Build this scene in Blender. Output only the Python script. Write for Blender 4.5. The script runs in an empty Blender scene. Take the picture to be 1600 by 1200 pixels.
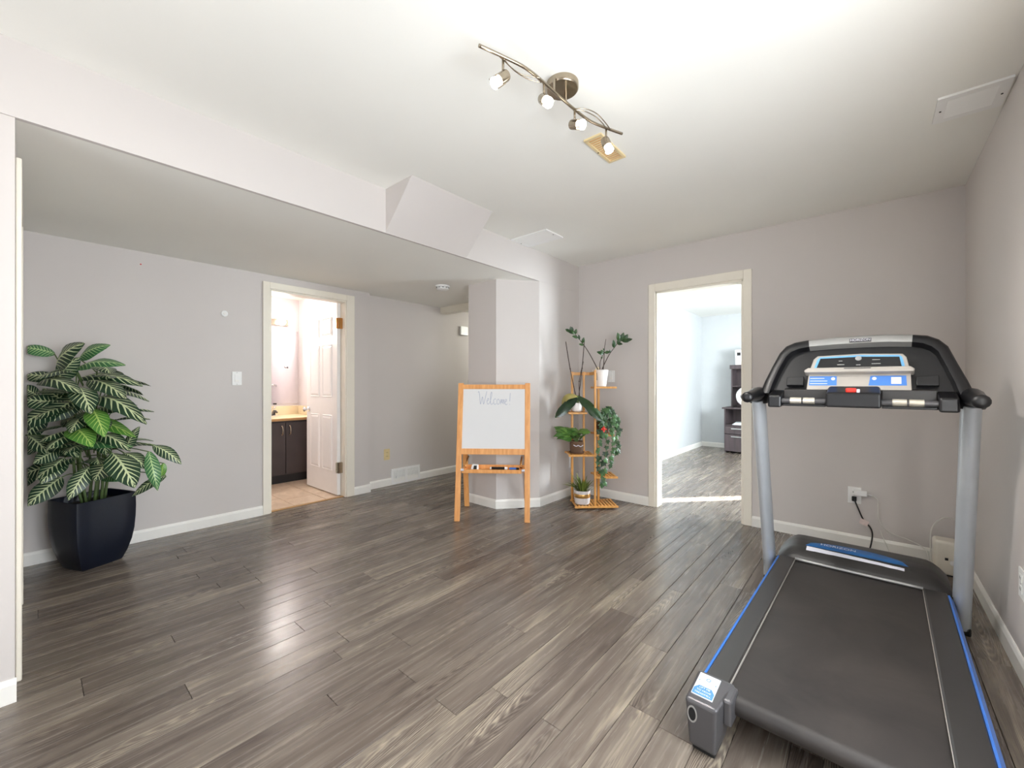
import bpy, math, random
from mathutils import Vector, Matrix
random.seed(7)
S = bpy.context.scene
COL = S.collection
V = Vector
# ---------------------------------------------------------------- camera, world, exposure, lights
F_PX, YAW, EYE = 650.0, math.atan(558/650.0), 1.17
cd = bpy.data.cameras.new('camera'); cam = bpy.data.objects.new('camera', cd); COL.objects.link(cam)
cam.location = (0, 0, EYE); cam.rotation_euler = (math.pi/2, 0, YAW)
cd.sensor_fit = 'HORIZONTAL'; cd.sensor_width = 36; cd.lens = 36*F_PX/1600; cd.clip_start = 0.02
S.camera = cam
S.view_settings.view_transform = 'Standard'; S.view_settings.look = 'None'
S.view_settings.gamma = 1; S.view_settings.use_curve_mapping = False
S.view_settings.exposure = 0.18
W = bpy.data.worlds.new('sky'); S.world = W; W.use_nodes = True
wb = W.node_tree.nodes['Background']; wb.inputs[0].default_value = (.78, .88, 1, 1); wb.inputs[1].default_value = 1.0
S.cycles.use_denoising = True
S.cycles.max_bounces = 10; S.cycles.diffuse_bounces = 6; S.cycles.sample_clamp_indirect = 8

def lamp(name, typ, loc, energy, color=(1, 1, 1), size=.05, size_y=None, look=None):
    d = bpy.data.lights.new(name, typ); o = bpy.data.objects.new(name, d); COL.objects.link(o)
    o.location = loc; d.energy = energy; d.color = color
    if typ == 'AREA':
        d.size = size
        if size_y: d.shape = 'RECTANGLE'; d.size_y = size_y
    elif typ == 'SUN': d.angle = size
    else: d.shadow_soft_size = size
    if look: o.rotation_euler = V(look).to_track_quat('-Z', 'Y').to_euler()
    return o
# sun through the slim office window, daylight at the side windows, added fill at the rear
lamp('sun', 'SUN', (4, 9, 6), 60.0, (1, .97, .92), .004, look=(-.68, -.73, -.62))
lamp('daylight_garden_window', 'AREA', (.60, .85, 1.22), 80, (.88, .94, 1), 1.5, 1.2, look=(-1, -.1, -.02))
lamp('rear_fill_light', 'AREA', (-1.35, -1.90, 1.2), 24, (.95, .97, 1), 1.5, 1.7, look=(.1, 1, 0))  # fill added behind the camera to brighten the room
lamp('daylight_office_window', 'AREA', (.72, 5.45, 1.45), 290, (.84, .93, 1), 1.5, 1.3, look=(-1, 0, -.1))

# ---------------------------------------------------------------- mesh helpers
class MB:
    def __init__(s): s.v = []; s.f = []; s.uv = []
    def add(s, vs, fs, uvs=None):
        b = len(s.v); s.v += [V(p) for p in vs]
        for i, f in enumerate(fs): s.f.append(tuple(b+k for k in f)); s.uv.append(uvs[i] if uvs else None)
        return s
    def bx(s, x0, x1, y0, y1, z0, z1):
        return s.add([(x0,y0,z0),(x1,y0,z0),(x1,y1,z0),(x0,y1,z0),(x0,y0,z1),(x1,y0,z1),(x1,y1,z1),(x0,y1,z1)],
                     [(3,2,1,0),(4,5,6,7),(0,1,5,4),(1,2,6,5),(2,3,7,6),(3,0,4,7)])
    def hexa(s, p):   # eight corners, bottom four then top four
        return s.add(p, [(3,2,1,0),(4,5,6,7),(0,1,5,4),(1,2,6,5),(2,3,7,6),(3,0,4,7)])
    def ex(s, poly, vec):
        n = len(poly); vec = V(vec); a = [V(p) for p in poly]
        return s.add(a+[p+vec for p in a], [tuple(range(n))[::-1], tuple(range(n, 2*n))]+[(i,(i+1)%n,n+(i+1)%n,n+i) for i in range(n)])
    def prism(s, poly, z0, z1): return s.ex([(x,y,z0) for x,y in poly], (0,0,z1-z0))
    def ringpath(s, pts, frames, caps=True):
        n = len(frames[0]); vs = [p for fr in frames for p in fr]; fs = []
        for i in range(len(frames)-1):
            for k in range(n): fs.append((i*n+k, i*n+(k+1)%n, (i+1)*n+(k+1)%n, (i+1)*n+k))
        if caps: fs += [tuple(range(n))[::-1], tuple((len(frames)-1)*n+k for k in range(n))]
        return s.add(vs, fs)
    def tube(s, pts, r, n=8, caps=True, ry=None, side=None):
        pts = [V(p) for p in pts]; N = len(pts); R = r if isinstance(r, (list, tuple)) else [r]*N
        fr = []; ref = V(side) if side else None
        for i, p in enumerate(pts):
            t = (pts[min(i+1, N-1)]-pts[max(i-1, 0)]).normalized()
            if ref is None: ref = V((0,0,1)) if abs(t.z) < .9 else V((1,0,0))
            a = (ref-t*ref.dot(t)).normalized(); b = t.cross(a); ref = a
            q = 1 if ry is None else ry
            fr.append([p+a*R[i]*math.cos(2*math.pi*k/n)+b*R[i]*q*math.sin(2*math.pi*k/n) for k in range(n)])
        return s.ringpath(pts, fr, caps)
    def cyl(s, p0, p1, r0, r1=None, n=18): return s.tube([p0, p1], [r0, r0 if r1 is None else r1], n)
    def lathe(s, prof, c=(0,0,0), n=28, ax=(0,0,1), caps=True):
        c = V(c); ax = V(ax).normalized(); a = ax.orthogonal().normalized(); b = ax.cross(a)
        return s.ringpath(None, [[c+ax*z+(a*math.cos(2*math.pi*k/n)+b*math.sin(2*math.pi*k/n))*max(r, 1e-4) for k in range(n)] for r, z in prof], caps)
    def grid(s, fn, nu, nv):
        vs = [fn(i/nu, j/nv) for j in range(nv+1) for i in range(nu+1)]; fs = []; us = []
        for j in range(nv):
            for i in range(nu):
                a = j*(nu+1)+i; fs.append((a, a+1, a+nu+2, a+nu+1))
                us.append([(i/nu, j/nv), ((i+1)/nu, j/nv), ((i+1)/nu, (j+1)/nv), (i/nu, (j+1)/nv)])
        return s.add(vs, fs, us)
    def ball(s, c, r, n=14, m=8, sz=1):
        return s.lathe([(r*math.sin(math.pi*k/m), -r*sz*math.cos(math.pi*k/m)) for k in range(m+1)], c, n)

MW = {}
def root(name, loc, label, cat, group=None, rotz=0):
    o = bpy.data.objects.new(name, None); COL.objects.link(o); o.empty_display_size = .05
    o.location = loc; o.rotation_euler = (0, 0, rotz)
    MW[o] = Matrix.Translation(V(loc)) @ Matrix.Rotation(rotz, 4, 'Z')
    tag(o, label, cat, group); return o
def tag(o, label, cat, group=None):
    o['label'] = label; o['category'] = cat
    if group: o['group'] = group
    return o
def obj(name, mb, mat, parent=None, smooth=False, bevel=0, local=False, label=None, cat=None, group=None, kind=None, seg=2):
    """link ONE mesh object; vertices are in world space (or in the parent's frame when local)"""
    vs = mb.v
    pm = MW[parent] if parent else Matrix.Identity(4)
    if parent and not local:
        inv = pm.inverted(); vs = [inv @ p for p in vs]
    lo = V([min(p[i] for p in vs) for i in range(3)]); hi = V([max(p[i] for p in vs) for i in range(3)])
    c = (lo+hi)/2
    if not parent: c.z = lo.z
    me = bpy.data.meshes.new(name); me.from_pydata([p-c for p in vs], [], mb.f)
    if any(u for u in mb.uv):
        L = me.uv_layers.new(name='UVMap')
        for poly, u in zip(me.polygons, mb.uv):
            if u:
                for k, li in enumerate(poly.loop_indices): L.data[li].uv = u[k]
    me.update()
    if smooth:
        me.polygons.foreach_set('use_smooth', [True]*len(me.polygons))
        if smooth is not True: me.set_sharp_from_angle(angle=math.radians(smooth))
    o = bpy.data.objects.new(name, me); COL.objects.link(o); o.location = c
    if mat: me.materials.append(mat)
    if parent: o.parent = parent
    MW[o] = pm @ Matrix.Translation(c)
    if bevel:
        m = o.modifiers.new('bevel', 'BEVEL'); m.width = bevel; m.segments = seg; m.limit_method = 'ANGLE'; m.angle_limit = math.radians(40)
        m.harden_normals = False
    if label: tag(o, label, cat, group)
    if kind: o['kind'] = kind
    return o
def struct(name, mb, mat, label, cat, parent=None, bevel=0, smooth=False):
    return obj(name, mb, mat, parent, smooth, bevel, label=label, cat=cat, kind='structure')
def copy_tree(o, parent=None):
    c = o.copy(); COL.objects.link(c); c.parent = parent
    for ch in list(o.children): copy_tree(ch, c)
    return c
FW = V((-math.sin(YAW), math.cos(YAW), 0)); RT = V((math.cos(YAW), math.sin(YAW), 0)); UP = V((0,0,1)); EYEP = V((0,0,EYE))
def at(px, py, d): return EYEP+(FW+RT*((px-800)/F_PX)+UP*((600-py)/F_PX))*d
def ctext(body, size):
    cu = bpy.data.curves.new('lettering', 'FONT'); cu.body = body; cu.size = size; cu.align_x = 'CENTER'; cu.align_y = 'CENTER'
    o = bpy.data.objects.new('lettering', cu); COL.objects.link(o)
    dg = bpy.context.evaluated_depsgraph_get(); me = bpy.data.meshes.new_from_object(o.evaluated_get(dg))
    vs = [tuple(v.co) for v in me.vertices]; fs = [tuple(p.vertices) for p in me.polygons]
    bpy.data.objects.remove(o); bpy.data.curves.remove(cu); bpy.data.meshes.remove(me)
    return vs, fs

# ---------------------------------------------------------------- materials
def srgb(r, g, b):
    f = lambda c: (c/255/12.92) if c/255 <= .04045 else ((c/255+.055)/1.055)**2.4
    return (f(r), f(g), f(b), 1)
class NT:
    def __init__(s, name):
        s.m = bpy.data.materials.new(name); s.m.use_nodes = True; s.t = s.m.node_tree; s.p = s.t.nodes['Principled BSDF']
    def n(s, typ, **kw):
        nd = s.t.nodes.new(typ)
        for k, v in kw.items(): setattr(nd, k, v)
        return nd
    def l(s, a, b): s.t.links.new(a, b)
    def math(s, op, a, b=None, c=None):
        nd = s.n('ShaderNodeMath', operation=op)
        for i, x in enumerate((a, b, c)):
            if x is None: continue
            if isinstance(x, (int, float)): nd.inputs[i].default_value = x
            else: s.l(x, nd.inputs[i])
        return nd.outputs[0]
    def ramp(s, fac, stops):
        nd = s.n('ShaderNodeValToRGB'); e = nd.color_ramp.elements
        while len(e) < len(stops): e.new(.5)
        for i, (p, c) in enumerate(stops): e[i].position = p; e[i].color = c
        s.l(fac, nd.inputs[0]); return nd.outputs[0]
    def noise(s, vec, scale, detail=4, rough=.5, dist=0):
        nd = s.n('ShaderNodeTexNoise'); nd.inputs['Scale'].default_value = scale; nd.inputs['Detail'].default_value = detail
        nd.inputs['Roughness'].default_value = rough; nd.inputs['Distortion'].default_value = dist
        if vec: s.l(vec, nd.inputs['Vector'])
        return nd.outputs[0]
    def bump(s, h, strength=.2, dist=.002):
        nd = s.n('ShaderNodeBump'); nd.inputs['Strength'].default_value = strength; nd.inputs['Distance'].default_value = dist
        s.l(h, nd.inputs['Height']); s.l(nd.outputs[0], s.p.inputs['Normal'])
def mat(name, col, rough=.5, metal=0, spec=.5, var=.04, nscale=12, bump=0, bscale=300, coat=0, emit=None, es=0, trans=0, sss=0):
    n = NT(name); p = n.p
    p.inputs['Roughness'].default_value = rough; p.inputs['Metallic'].default_value = metal; p.inputs['Specular IOR Level'].default_value = spec
    tc = n.n('ShaderNodeTexCoord')
    a = tuple(max(0, c*(1-var)) for c in col[:3])+(1,); b = tuple(min(1, c*(1+var)) for c in col[:3])+(1,)
    nz = n.noise(tc.outputs['Object'], nscale)
    n.l(n.ramp(nz, [(.3, a), (.7, b)]), p.inputs['Base Color'])
    if bump: n.bump(n.noise(tc.outputs['Object'], bscale, 2), bump)
    if coat: p.inputs['Coat Weight'].default_value = coat; p.inputs['Coat Roughness'].default_value = .1
    if emit: p.inputs['Emission Color'].default_value = emit; p.inputs['Emission Strength'].default_value = es
    if trans: p.inputs['Transmission Weight'].default_value = trans
    return n.m
M = {}
M['wall'] = mat('wall_paint', srgb(206, 200, 196), .62, bump=.05, bscale=240, var=.012, nscale=2)
M['ceil'] = mat('ceiling_paint', srgb(240, 239, 233), .75, bump=.06, bscale=160, var=.01, nscale=2)
M['trim'] = mat('white_trim', srgb(240, 238, 232), .38, var=.01)
M['cream'] = mat('cream_trim', srgb(238, 232, 218), .38, var=.01)
M['door'] = mat('door_white', srgb(242, 240, 238), .35, var=.01)
M['bathwall'] = mat('bath_paint', srgb(226, 219, 222), .6, var=.01)
M['offwall'] = mat('office_paint', srgb(200, 203, 204), .6, var=.012)
M['white'] = mat('white_plastic', srgb(240, 240, 238), .3, var=.01)
M['ivory'] = mat('ivory_plastic', srgb(226, 206, 160), .35, var=.04)
M['almond'] = mat('almond_plate', srgb(222, 202, 152), .35, var=.05)
M['dark'] = mat('dark_slot', srgb(30, 28, 27), .6)
M['gap'] = mat('floor_joint', srgb(52, 45, 40), .8)
M['nickel'] = mat('brushed_nickel', srgb(172, 160, 142), .25, 1, var=.06, nscale=60)
M['chrome'] = mat('chrome', srgb(225, 225, 226), .08, 1, var=.01)
M['brass'] = mat('antique_brass', srgb(190, 140, 84), .3, 1, var=.1)
M['mirror'] = mat('mirror_silver', srgb(232, 230, 234), .015, 1, var=.002)
M['navy'] = mat('navy_planter', srgb(16, 22, 36), .33, var=.12, nscale=6)
M['soil'] = mat('soil', srgb(46, 36, 29), .95, var=.5, nscale=60, bump=.6, bscale=80)
M['black'] = mat('black_plastic', srgb(17, 17, 20), .36, var=.1, bump=.05, bscale=500)
M['blackgloss'] = mat('black_gloss', srgb(13, 14, 18), .12, var=.05)
M['charcoal'] = mat('charcoal_plastic', srgb(48, 46, 45), .38, var=.06, bump=.1, bscale=400)
M['steel'] = mat('grey_painted_steel', srgb(186, 192, 198), .33, .3, var=.03)
M['gunmetal'] = mat('gunmetal_plastic', srgb(88, 87, 89), .34, .35, var=.05)
M['silver'] = mat('silver_plastic', srgb(176, 176, 174), .3, .5, var=.03)
M['consgrey'] = mat('console_grey', srgb(180, 174, 166), .35, .2, var=.03)
M['gripsteel'] = mat('grip_steel', srgb(236, 230, 214), .2, .7, var=.03)
M['rubber'] = mat('black_rubber', srgb(18, 18, 19), .7)
M['blue'] = mat('blue_strip', srgb(58, 112, 196), .32, var=.06)
M['labelblue'] = mat('label_blue', srgb(72, 130, 212), .4, var=.06)
M['decalblue'] = mat('decal_blue', srgb(26, 90, 150), .3, var=.15, nscale=20)
M['labelwhite'] = mat('label_white', srgb(222, 222, 232), .4, var=.02)
M['lightblue'] = mat('light_blue', srgb(110, 178, 226), .35, var=.04)
M['red'] = mat('red_clip', srgb(214, 52, 38), .35, var=.05)
M['board'] = mat('whiteboard', srgb(226, 226, 226), .16, var=.004)
M['ink'] = mat('faded_marker', srgb(158, 166, 188), .5, var=.05)
M['gold'] = mat('gold_band', srgb(196, 150, 84), .3, .7, var=.08)
M['potwhite'] = mat('white_ceramic', srgb(232, 228, 224), .3, var=.02)
M['potgrey'] = mat('pale_stone_ceramic', srgb(214, 208, 206), .5, var=.06, nscale=30)
M['terra'] = mat('brown_pot', srgb(104, 74, 54), .7, var=.15)
M['stick'] = mat('plant_stick', srgb(58, 40, 30), .7, var=.2)
M['stem'] = mat('green_stem', srgb(88, 110, 60), .55, var=.2)
M['darkwood'] = None
M['counter'] = mat('cream_counter', srgb(236, 220, 186), .25, var=.03)
M['counterbrown'] = mat('counter_edge', srgb(176, 136, 86), .4, var=.1)
M['vanity'] = mat('dark_cabinet', srgb(62, 53, 51), .45, var=.08, nscale=8)
M['paper'] = mat('paper', srgb(224, 230, 230), .6)
M['cable'] = mat('black_cable', srgb(20, 20, 22), .45)
M['wcable'] = mat('white_cable', srgb(222, 220, 212), .45)
M['tagw'] = mat('cord_tag', srgb(222, 204, 198), .6, var=.1, nscale=60)
M['router'] = mat('warm_white_plastic', srgb(232, 226, 212), .35)

def glow(name, col, st):
    n = NT(name); n.p.inputs['Base Color'].default_value = col; n.p.inputs['Emission Color'].default_value = col; n.p.inputs['Emission Strength'].default_value = st
    return n.m
M['bulb'] = glow('lit_bulb', (1, .95, .86, 1), 14)
M['globe'] = glow('lit_globe', (1, .9, .76, 1), 10)
def glass(name, tint=(1,1,1,1)):
    n = NT(name); t = n.t; out = t.nodes['Material Output']; t.nodes.remove(n.p)
    tr = n.n('ShaderNodeBsdfTransparent'); tr.inputs[0].default_value = tint; gl = n.n('ShaderNodeBsdfGlossy'); gl.inputs['Roughness'].default_value = .02
    mx = n.n('ShaderNodeMixShader')
    mx.inputs[0].default_value = .05; n.l(tr.outputs[0], mx.inputs[1]); n.l(gl.outputs[0], mx.inputs[2]); n.l(mx.outputs[0], out.inputs[0]); return n.m
M['glass'] = glass('window_glass'); M['clear'] = glass('clear_pot', (.9, .9, .88, 1))

def plank_mat():
    n = NT('grey_oak_laminate'); p = n.p; tc = n.n('ShaderNodeTexCoord'); oi = n.n('ShaderNodeObjectInfo')
    off = n.n('ShaderNodeCombineXYZ'); r = n.math('MULTIPLY', oi.outputs['Random'], 57.0); n.l(r, off.inputs[2]); n.l(n.math('MULTIPLY', oi.outputs['Random'], 31.0), off.inputs[0])
    ad = n.n('ShaderNodeVectorMath', operation='ADD'); n.l(tc.outputs['Object'], ad.inputs[0]); n.l(off.outputs[0], ad.inputs[1])
    def mp(sx, sy):
        m = n.n('ShaderNodeMapping'); m.inputs['Scale'].default_value = (sx, sy, 1); n.l(ad.outputs[0], m.inputs[0]); return m.outputs[0]
    fine = n.noise(mp(64, 2.2), 1, 6, .6, .5)
    streak = n.noise(mp(17, 1.6), 1, 4, .6, .9)
    # cathedral grain: warped bands
    o2 = n.n('ShaderNodeCombineXYZ'); n.l(n.math('MULTIPLY', n.math('SUBTRACT', n.math('FRACT', n.math('MULTIPLY', oi.outputs['Random'], 17.3)), .5), .07), o2.inputs[0])
    n.l(n.math('SUBTRACT', n.math('FRACT', n.math('MULTIPLY', oi.outputs['Random'], 41.7)), .5), o2.inputs[1]); n.l(n.math('MULTIPLY', oi.outputs['Random'], .03), o2.inputs[2])
    a2 = n.n('ShaderNodeVectorMath', operation='ADD'); n.l(tc.outputs['Object'], a2.inputs[0]); n.l(o2.outputs[0], a2.inputs[1])
    m2 = n.n('ShaderNodeMapping'); m2.inputs['Scale'].default_value = (13, .95, 1); n.l(a2.outputs[0], m2.inputs[0])
    w = n.n('ShaderNodeTexWave', wave_type='RINGS', rings_direction='Z'); w.inputs['Scale'].default_value = 5.5
    w.inputs['Distortion'].default_value = 5.0; w.inputs['Detail'].default_value = 3; w.inputs['Detail Scale'].default_value = 1.6; n.l(m2.outputs[0], w.inputs['Vector'])
    patch = n.noise(mp(9, 1.5), 1, 2, .5, .3)
    pm = n.ramp(patch, [(.47, (0,0,0,1)), (.64, (1,1,1,1))])
    gr = n.math('MULTIPLY', n.math('SUBTRACT', w.outputs[0], .36), n.math('MULTIPLY', pm, .26))
    v = n.math('ADD', n.math('ADD', n.math('MULTIPLY', fine, .29), n.math('MULTIPLY', streak, .69)), gr)
    v = n.math('ADD', v, n.math('MULTIPLY', n.math('SUBTRACT', oi.outputs['Random'], .5), .13))
    c = n.ramp(v, [(.26, srgb(72, 62, 56)), (.44, srgb(98, 88, 80)), (.56, srgb(116, 106, 96)), (.70, srgb(148, 137, 121)), (.85, srgb(178, 167, 147))])
    n.l(c, p.inputs['Base Color'])
    rg = n.ramp(fine, [(.3, (.20,.20,.20,1)), (.7, (.31,.31,.31,1))]); n.l(rg, p.inputs['Roughness'])
    p.inputs['Specular IOR Level'].default_value = .5
    n.bump(fine, .06, .0008); return n.m
M['plank'] = plank_mat()
def wood(name, dark, light, sx=40, sy=3, rough=.42, axis='X'):
    n = NT(name); p = n.p; tc = n.n('ShaderNodeTexCoord'); m = n.n('ShaderNodeMapping')
    m.inputs['Scale'].default_value = (sx, sx, sy); n.l(tc.outputs['Object'], m.inputs[0])
    n.l(n.ramp(n.noise(m.outputs[0], 1, 4, .55, .4), [(.3, dark), (.7, light)]), p.inputs['Base Color']); p.inputs['Roughness'].default_value = rough; return n.m
M['pine'] = wood('honey_pine', srgb(218, 148, 82), srgb(240, 176, 108))
M['bamboo'] = wood('bamboo', srgb(196, 134, 62), srgb(226, 170, 96), 30, 4)
M['darkwood'] = wood('dark_laminate', srgb(62, 52, 54), srgb(84, 73, 74), 30, 2)
def tile_mat():
    n = NT('stone_tile'); p = n.p; tc = n.n('ShaderNodeTexCoord'); oi = n.n('ShaderNodeObjectInfo')
    ad = n.n('ShaderNodeVectorMath', operation='ADD'); n.l(tc.outputs['Object'], ad.inputs[0]); n.l(oi.outputs['Random'], ad.inputs[1])
    n.l(n.ramp(n.noise(ad.outputs[0], 9, 5, .6, 1), [(.3, srgb(190, 166, 142)), (.7, srgb(222, 202, 180))]), p.inputs['Base Color']); p.inputs['Roughness'].default_value = .35; return n.m
M['tile'] = tile_mat()
M['grout'] = mat('grout', srgb(228, 212, 194), .8)
def belt_mat():
    n = NT('worn_belt'); p = n.p; tc = n.n('ShaderNodeTexCoord')
    a = n.noise(tc.outputs['Object'], 3.0, 5, .6, .8); f = n.noise(tc.outputs['Object'], 260, 2)
    n.l(n.ramp(a, [(.3, srgb(37, 34, 33)), (.75, srgb(60, 55, 52))]), p.inputs['Base Color'])
    p.inputs['Roughness'].default_value = .5; n.bump(f, .15, .001); return n.m
M['belt'] = belt_mat()
def wicker_mat():
    n = NT('wicker'); p = n.p; tc = n.n('ShaderNodeTexCoord'); w = n.n('ShaderNodeTexWave', wave_type='BANDS', bands_direction='Z'); w.inputs['Scale'].default_value = 45; w.inputs['Distortion'].default_value = 3
    n.l(tc.outputs['Object'], w.inputs[0]); n.l(n.ramp(w.outputs[0], [(.2, srgb(84, 62, 46)), (.8, srgb(142, 110, 84))]), p.inputs['Base Color']); n.bump(w.outputs[0], .8, .004); p.inputs['Roughness'].default_value = .7; return n.m
M['wicker'] = wicker_mat()
def zebra_mat(name, dark, vein, nv=9.0, width=.2):
    n = NT(name); p = n.p; uv = n.n('ShaderNodeUVMap'); sp = n.n('ShaderNodeSeparateXYZ'); n.l(uv.outputs[0], sp.inputs[0])
    au = n.math('MULTIPLY', n.math('ABSOLUTE', n.math('SUBTRACT', sp.outputs[0], .5)), 2.0)
    ph = n.math('SUBTRACT', n.math('MULTIPLY', sp.outputs[1], nv), n.math('MULTIPLY', n.math('POWER', au, .75), 1.9))
    tri = n.math('ABSOLUTE', n.math('SUBTRACT', n.math('FRACT', n.math('ADD', ph, 10.0)), .5))
    st = n.math('LESS_THAN', tri, n.math('MULTIPLY', n.math('SUBTRACT', 1.12, au), width))
    mid = n.math('LESS_THAN', au, .07); k = n.math('MAXIMUM', st, mid)
    mx = n.n('ShaderNodeMix', data_type='RGBA'); n.l(k, mx.inputs[0]); mx.inputs[6].default_value = dark; mx.inputs[7].default_value = vein
    n.l(mx.outputs[2], p.inputs['Base Color']); p.inputs['Roughness'].default_value = .36; n.bump(k, .3, .002); return n.m
M['zebra'] = zebra_mat('zebra_leaf', srgb(30, 62, 40), srgb(206, 218, 172))
M['zebra2'] = zebra_mat('zebra_leaf_pale', srgb(62, 116, 70), srgb(180, 210, 150), 11, .17)
M['zebra3'] = zebra_mat('zebra_leaf_fresh', srgb(78, 136, 52), srgb(176, 206, 112), 10, .15)
def leaf_mat(name, a, b, rough=.4):
    n = NT(name); p = n.p; tc = n.n('ShaderNodeTexCoord'); oi = n.n('ShaderNodeObjectInfo')
    v = n.math('ADD', n.math('MULTIPLY', n.noise(tc.outputs['Object'], 25, 3), .6), n.math('MULTIPLY', oi.outputs['Random'], .5))
    n.l(n.ramp(v, [(.25, a), (.8, b)]), p.inputs['Base Color']); p.inputs['Roughness'].default_value = rough; return n.m
M['leafdark'] = leaf_mat('dark_leaf', srgb(28, 50, 26), srgb(52, 84, 40), .3)
M['orchidleaf'] = leaf_mat('orchid_leaf', srgb(24, 46, 28), srgb(58, 92, 48), .28)
M['yellowleaf'] = leaf_mat('yellow_leaf', srgb(150, 140, 80), srgb(172, 158, 92))
M['pothos'] = leaf_mat('pothos_leaf', srgb(52, 98, 40), srgb(116, 156, 74), .35)
M['ivy'] = leaf_mat('ivy_leaf', srgb(18, 44, 24), srgb(68, 108, 56), .42)
M['grassleaf'] = leaf_mat('grass_blade', srgb(52, 84, 34), srgb(128, 142, 60), .5)

# ---------------------------------------------------------------- the setting
XR, YB, XL, XP, XH, ZC, ZS = .465, 3.89, -2.39, -4.11, -4.20, 2.44, 2.155
YN, YREAR, YO = -.03, -1.80, 8.33
# floors: slab + individually laid planks
fl = struct('floor', MB().bx(-4.32, .58, -1.92, 3.99, -.08, -.007).bx(-4.32, -2.55, 3.99, 5.2, -.08, -.007), M['gap'], 'grey oak laminate floor of long planks in the main room', 'floor')
WID = (.085, .15, .085, .12, .12, .12)
_pc = {}
def lay(parent, x0, x1, y0, y1, cut=None, seed=1):
    rnd = random.Random(seed); x = .088; k = 0; rows = []
    while x < x1: x += WID[k % 6]; k += 1      # walk to the right wall first
    x = .088; k = 0; edges = []
    xx = .573
    while xx > x0:
        w = WID[k % 6]; k += 1; edges.append((xx-w, xx)); xx -= w
    for a, b in edges:
        a2, b2 = max(a, x0), min(b, x1)
        if b2-a2 < .012: continue
        s = y0-rnd.random()*1.1
        while s < y1:
            e = s+1.22; c0, c1 = max(s, y0), min(e, y1); s = e
            if c1-c0 < .03: continue
            if cut:
                r = cut(a2, b2, c0, c1)
                if r is None: continue
                c0, c1 = r
            g = .0008; w, l = round(b2-a2-2*g, 4), round(c1-c0-2*g, 4)
            key = (w, l)
            if key not in _pc:
                m = MB(); q = .0012; h = .007
                m.add([(-w/2,-l/2,0),(w/2,-l/2,0),(w/2,l/2,0),(-w/2,l/2,0),(-w/2,-l/2,h-q),(w/2,-l/2,h-q),(w/2,l/2,h-q),(-w/2,l/2,h-q),
                       (-w/2+q,-l/2+q,h),(w/2-q,-l/2+q,h),(w/2-q,l/2-q,h),(-w/2+q,l/2-q,h)],
                      [(0,1,5,4),(1,2,6,5),(2,3,7,6),(3,0,4,7),(4,5,9,8),(5,6,10,9),(6,7,11,10),(7,4,8,11),(8,9,10,11)])
                me = bpy.data.meshes.new('plank'); me.from_pydata([tuple(p) for p in m.v], [], m.f); me.materials.append(M['plank']); _pc[key] = me
            o = bpy.data.objects.new('plank', _pc[key]); COL.objects.link(o); o.parent = parent
            o.location = V(((a2+b2)/2, (c0+c1)/2, -.007))-parent.location
def cut_main(a, b, c0, c1):
    if b < XL-.03: c0 = max(c0, YN)
    if a > XL-.26 and b < XL+.001: c1 = min(c1, 3.0)
    if c1-c0 < .03: return None
    return c0, c1
lay(fl, XH, XR, -.75, YB, cut_main, 3)
lay(fl, XH, -3.03, YB, 5.1, None, 9)
flo = struct('floor_office', MB().bx(-2.5, .75, 3.99, 8.45, -.08, -.007), M['gap'], 'grey oak laminate floor seen through the open doorway', 'floor')
lay(flo, -2.41, .20, YB, YO, None, 5)
flb = struct('floor_bathroom', MB().bx(-5.92, -4.13, .8, 2.48, -.08, -.006), M['grout'], 'beige stone tile floor of the bathroom', 'floor')
ts = .305
for i in range(6):
    for j in range(6):
        x0 = -4.165-(i+1)*ts; y0 = .86+j*ts-(.1)
        x1, y1 = x0+ts, min(y0+ts, 2.37); x0 = max(x0, -5.8)
        if x1-x0 < .02 or y1-y0 < .02 or y1 < .95: continue
        obj('tile', MB().bx(x0+.003, x1-.003, y0+.003, y1-.003, -.006, 0), M['tile'], flb, bevel=.0015, seg=1)
struct('trim_1', MB().bx(-4.175, -4.14, 1.425, 2.15, -.006, .006), M['counterbrown'], 'thin wooden threshold strip under the bathroom door', 'threshold', bevel=.002)
# ceilings
struct('ceiling', MB().bx(-2.60, .58, -1.92, 4.0, ZC, ZC+.1), M['ceil'], 'off white flat ceiling over the main room', 'ceiling')
sof = MB().bx(-4.32, XL, YN-.1, 5.2, ZS, ZC+.02)
struct('ceiling_alcove', sof, M['ceil'], 'lowered ceiling over the alcove with the tall plant', 'ceiling')
struct('wall_bulkhead', MB().bx(XL-.02, XL+.002, -1.92, YB, ZS-.001, ZC), M['wall'], 'long grey bulkhead face dropping from the ceiling above the alcove', 'bulkhead')
wd = MB().add([(XL,1.52,ZC),(XL+.285,1.52,ZC),(XL,1.52,ZS),(XL,2.235,ZC),(XL+.285,2.235,ZC),(XL,2.235,ZS)], [(0,2,1),(3,4,5),(1,2,5,4),(0,1,4,3),(0,3,5,2)])
struct('wall_bulkhead_wedge', wd, M['wall'], 'wedge shaped sloping box projecting from the bulkhead', 'bulkhead', bevel=.003)
struct('ceiling_office', MB().bx(-2.5, .75, 3.99, 8.45, ZC, ZC+.1), M['ceil'], 'white ceiling of the room beyond the doorway', 'ceiling')
struct('ceiling_bathroom', MB().bx(-5.92, -4.11, .8, 2.48, 2.29, 2.36), M['ceil'], 'white bathroom ceiling above the mirror', 'ceiling')
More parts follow.
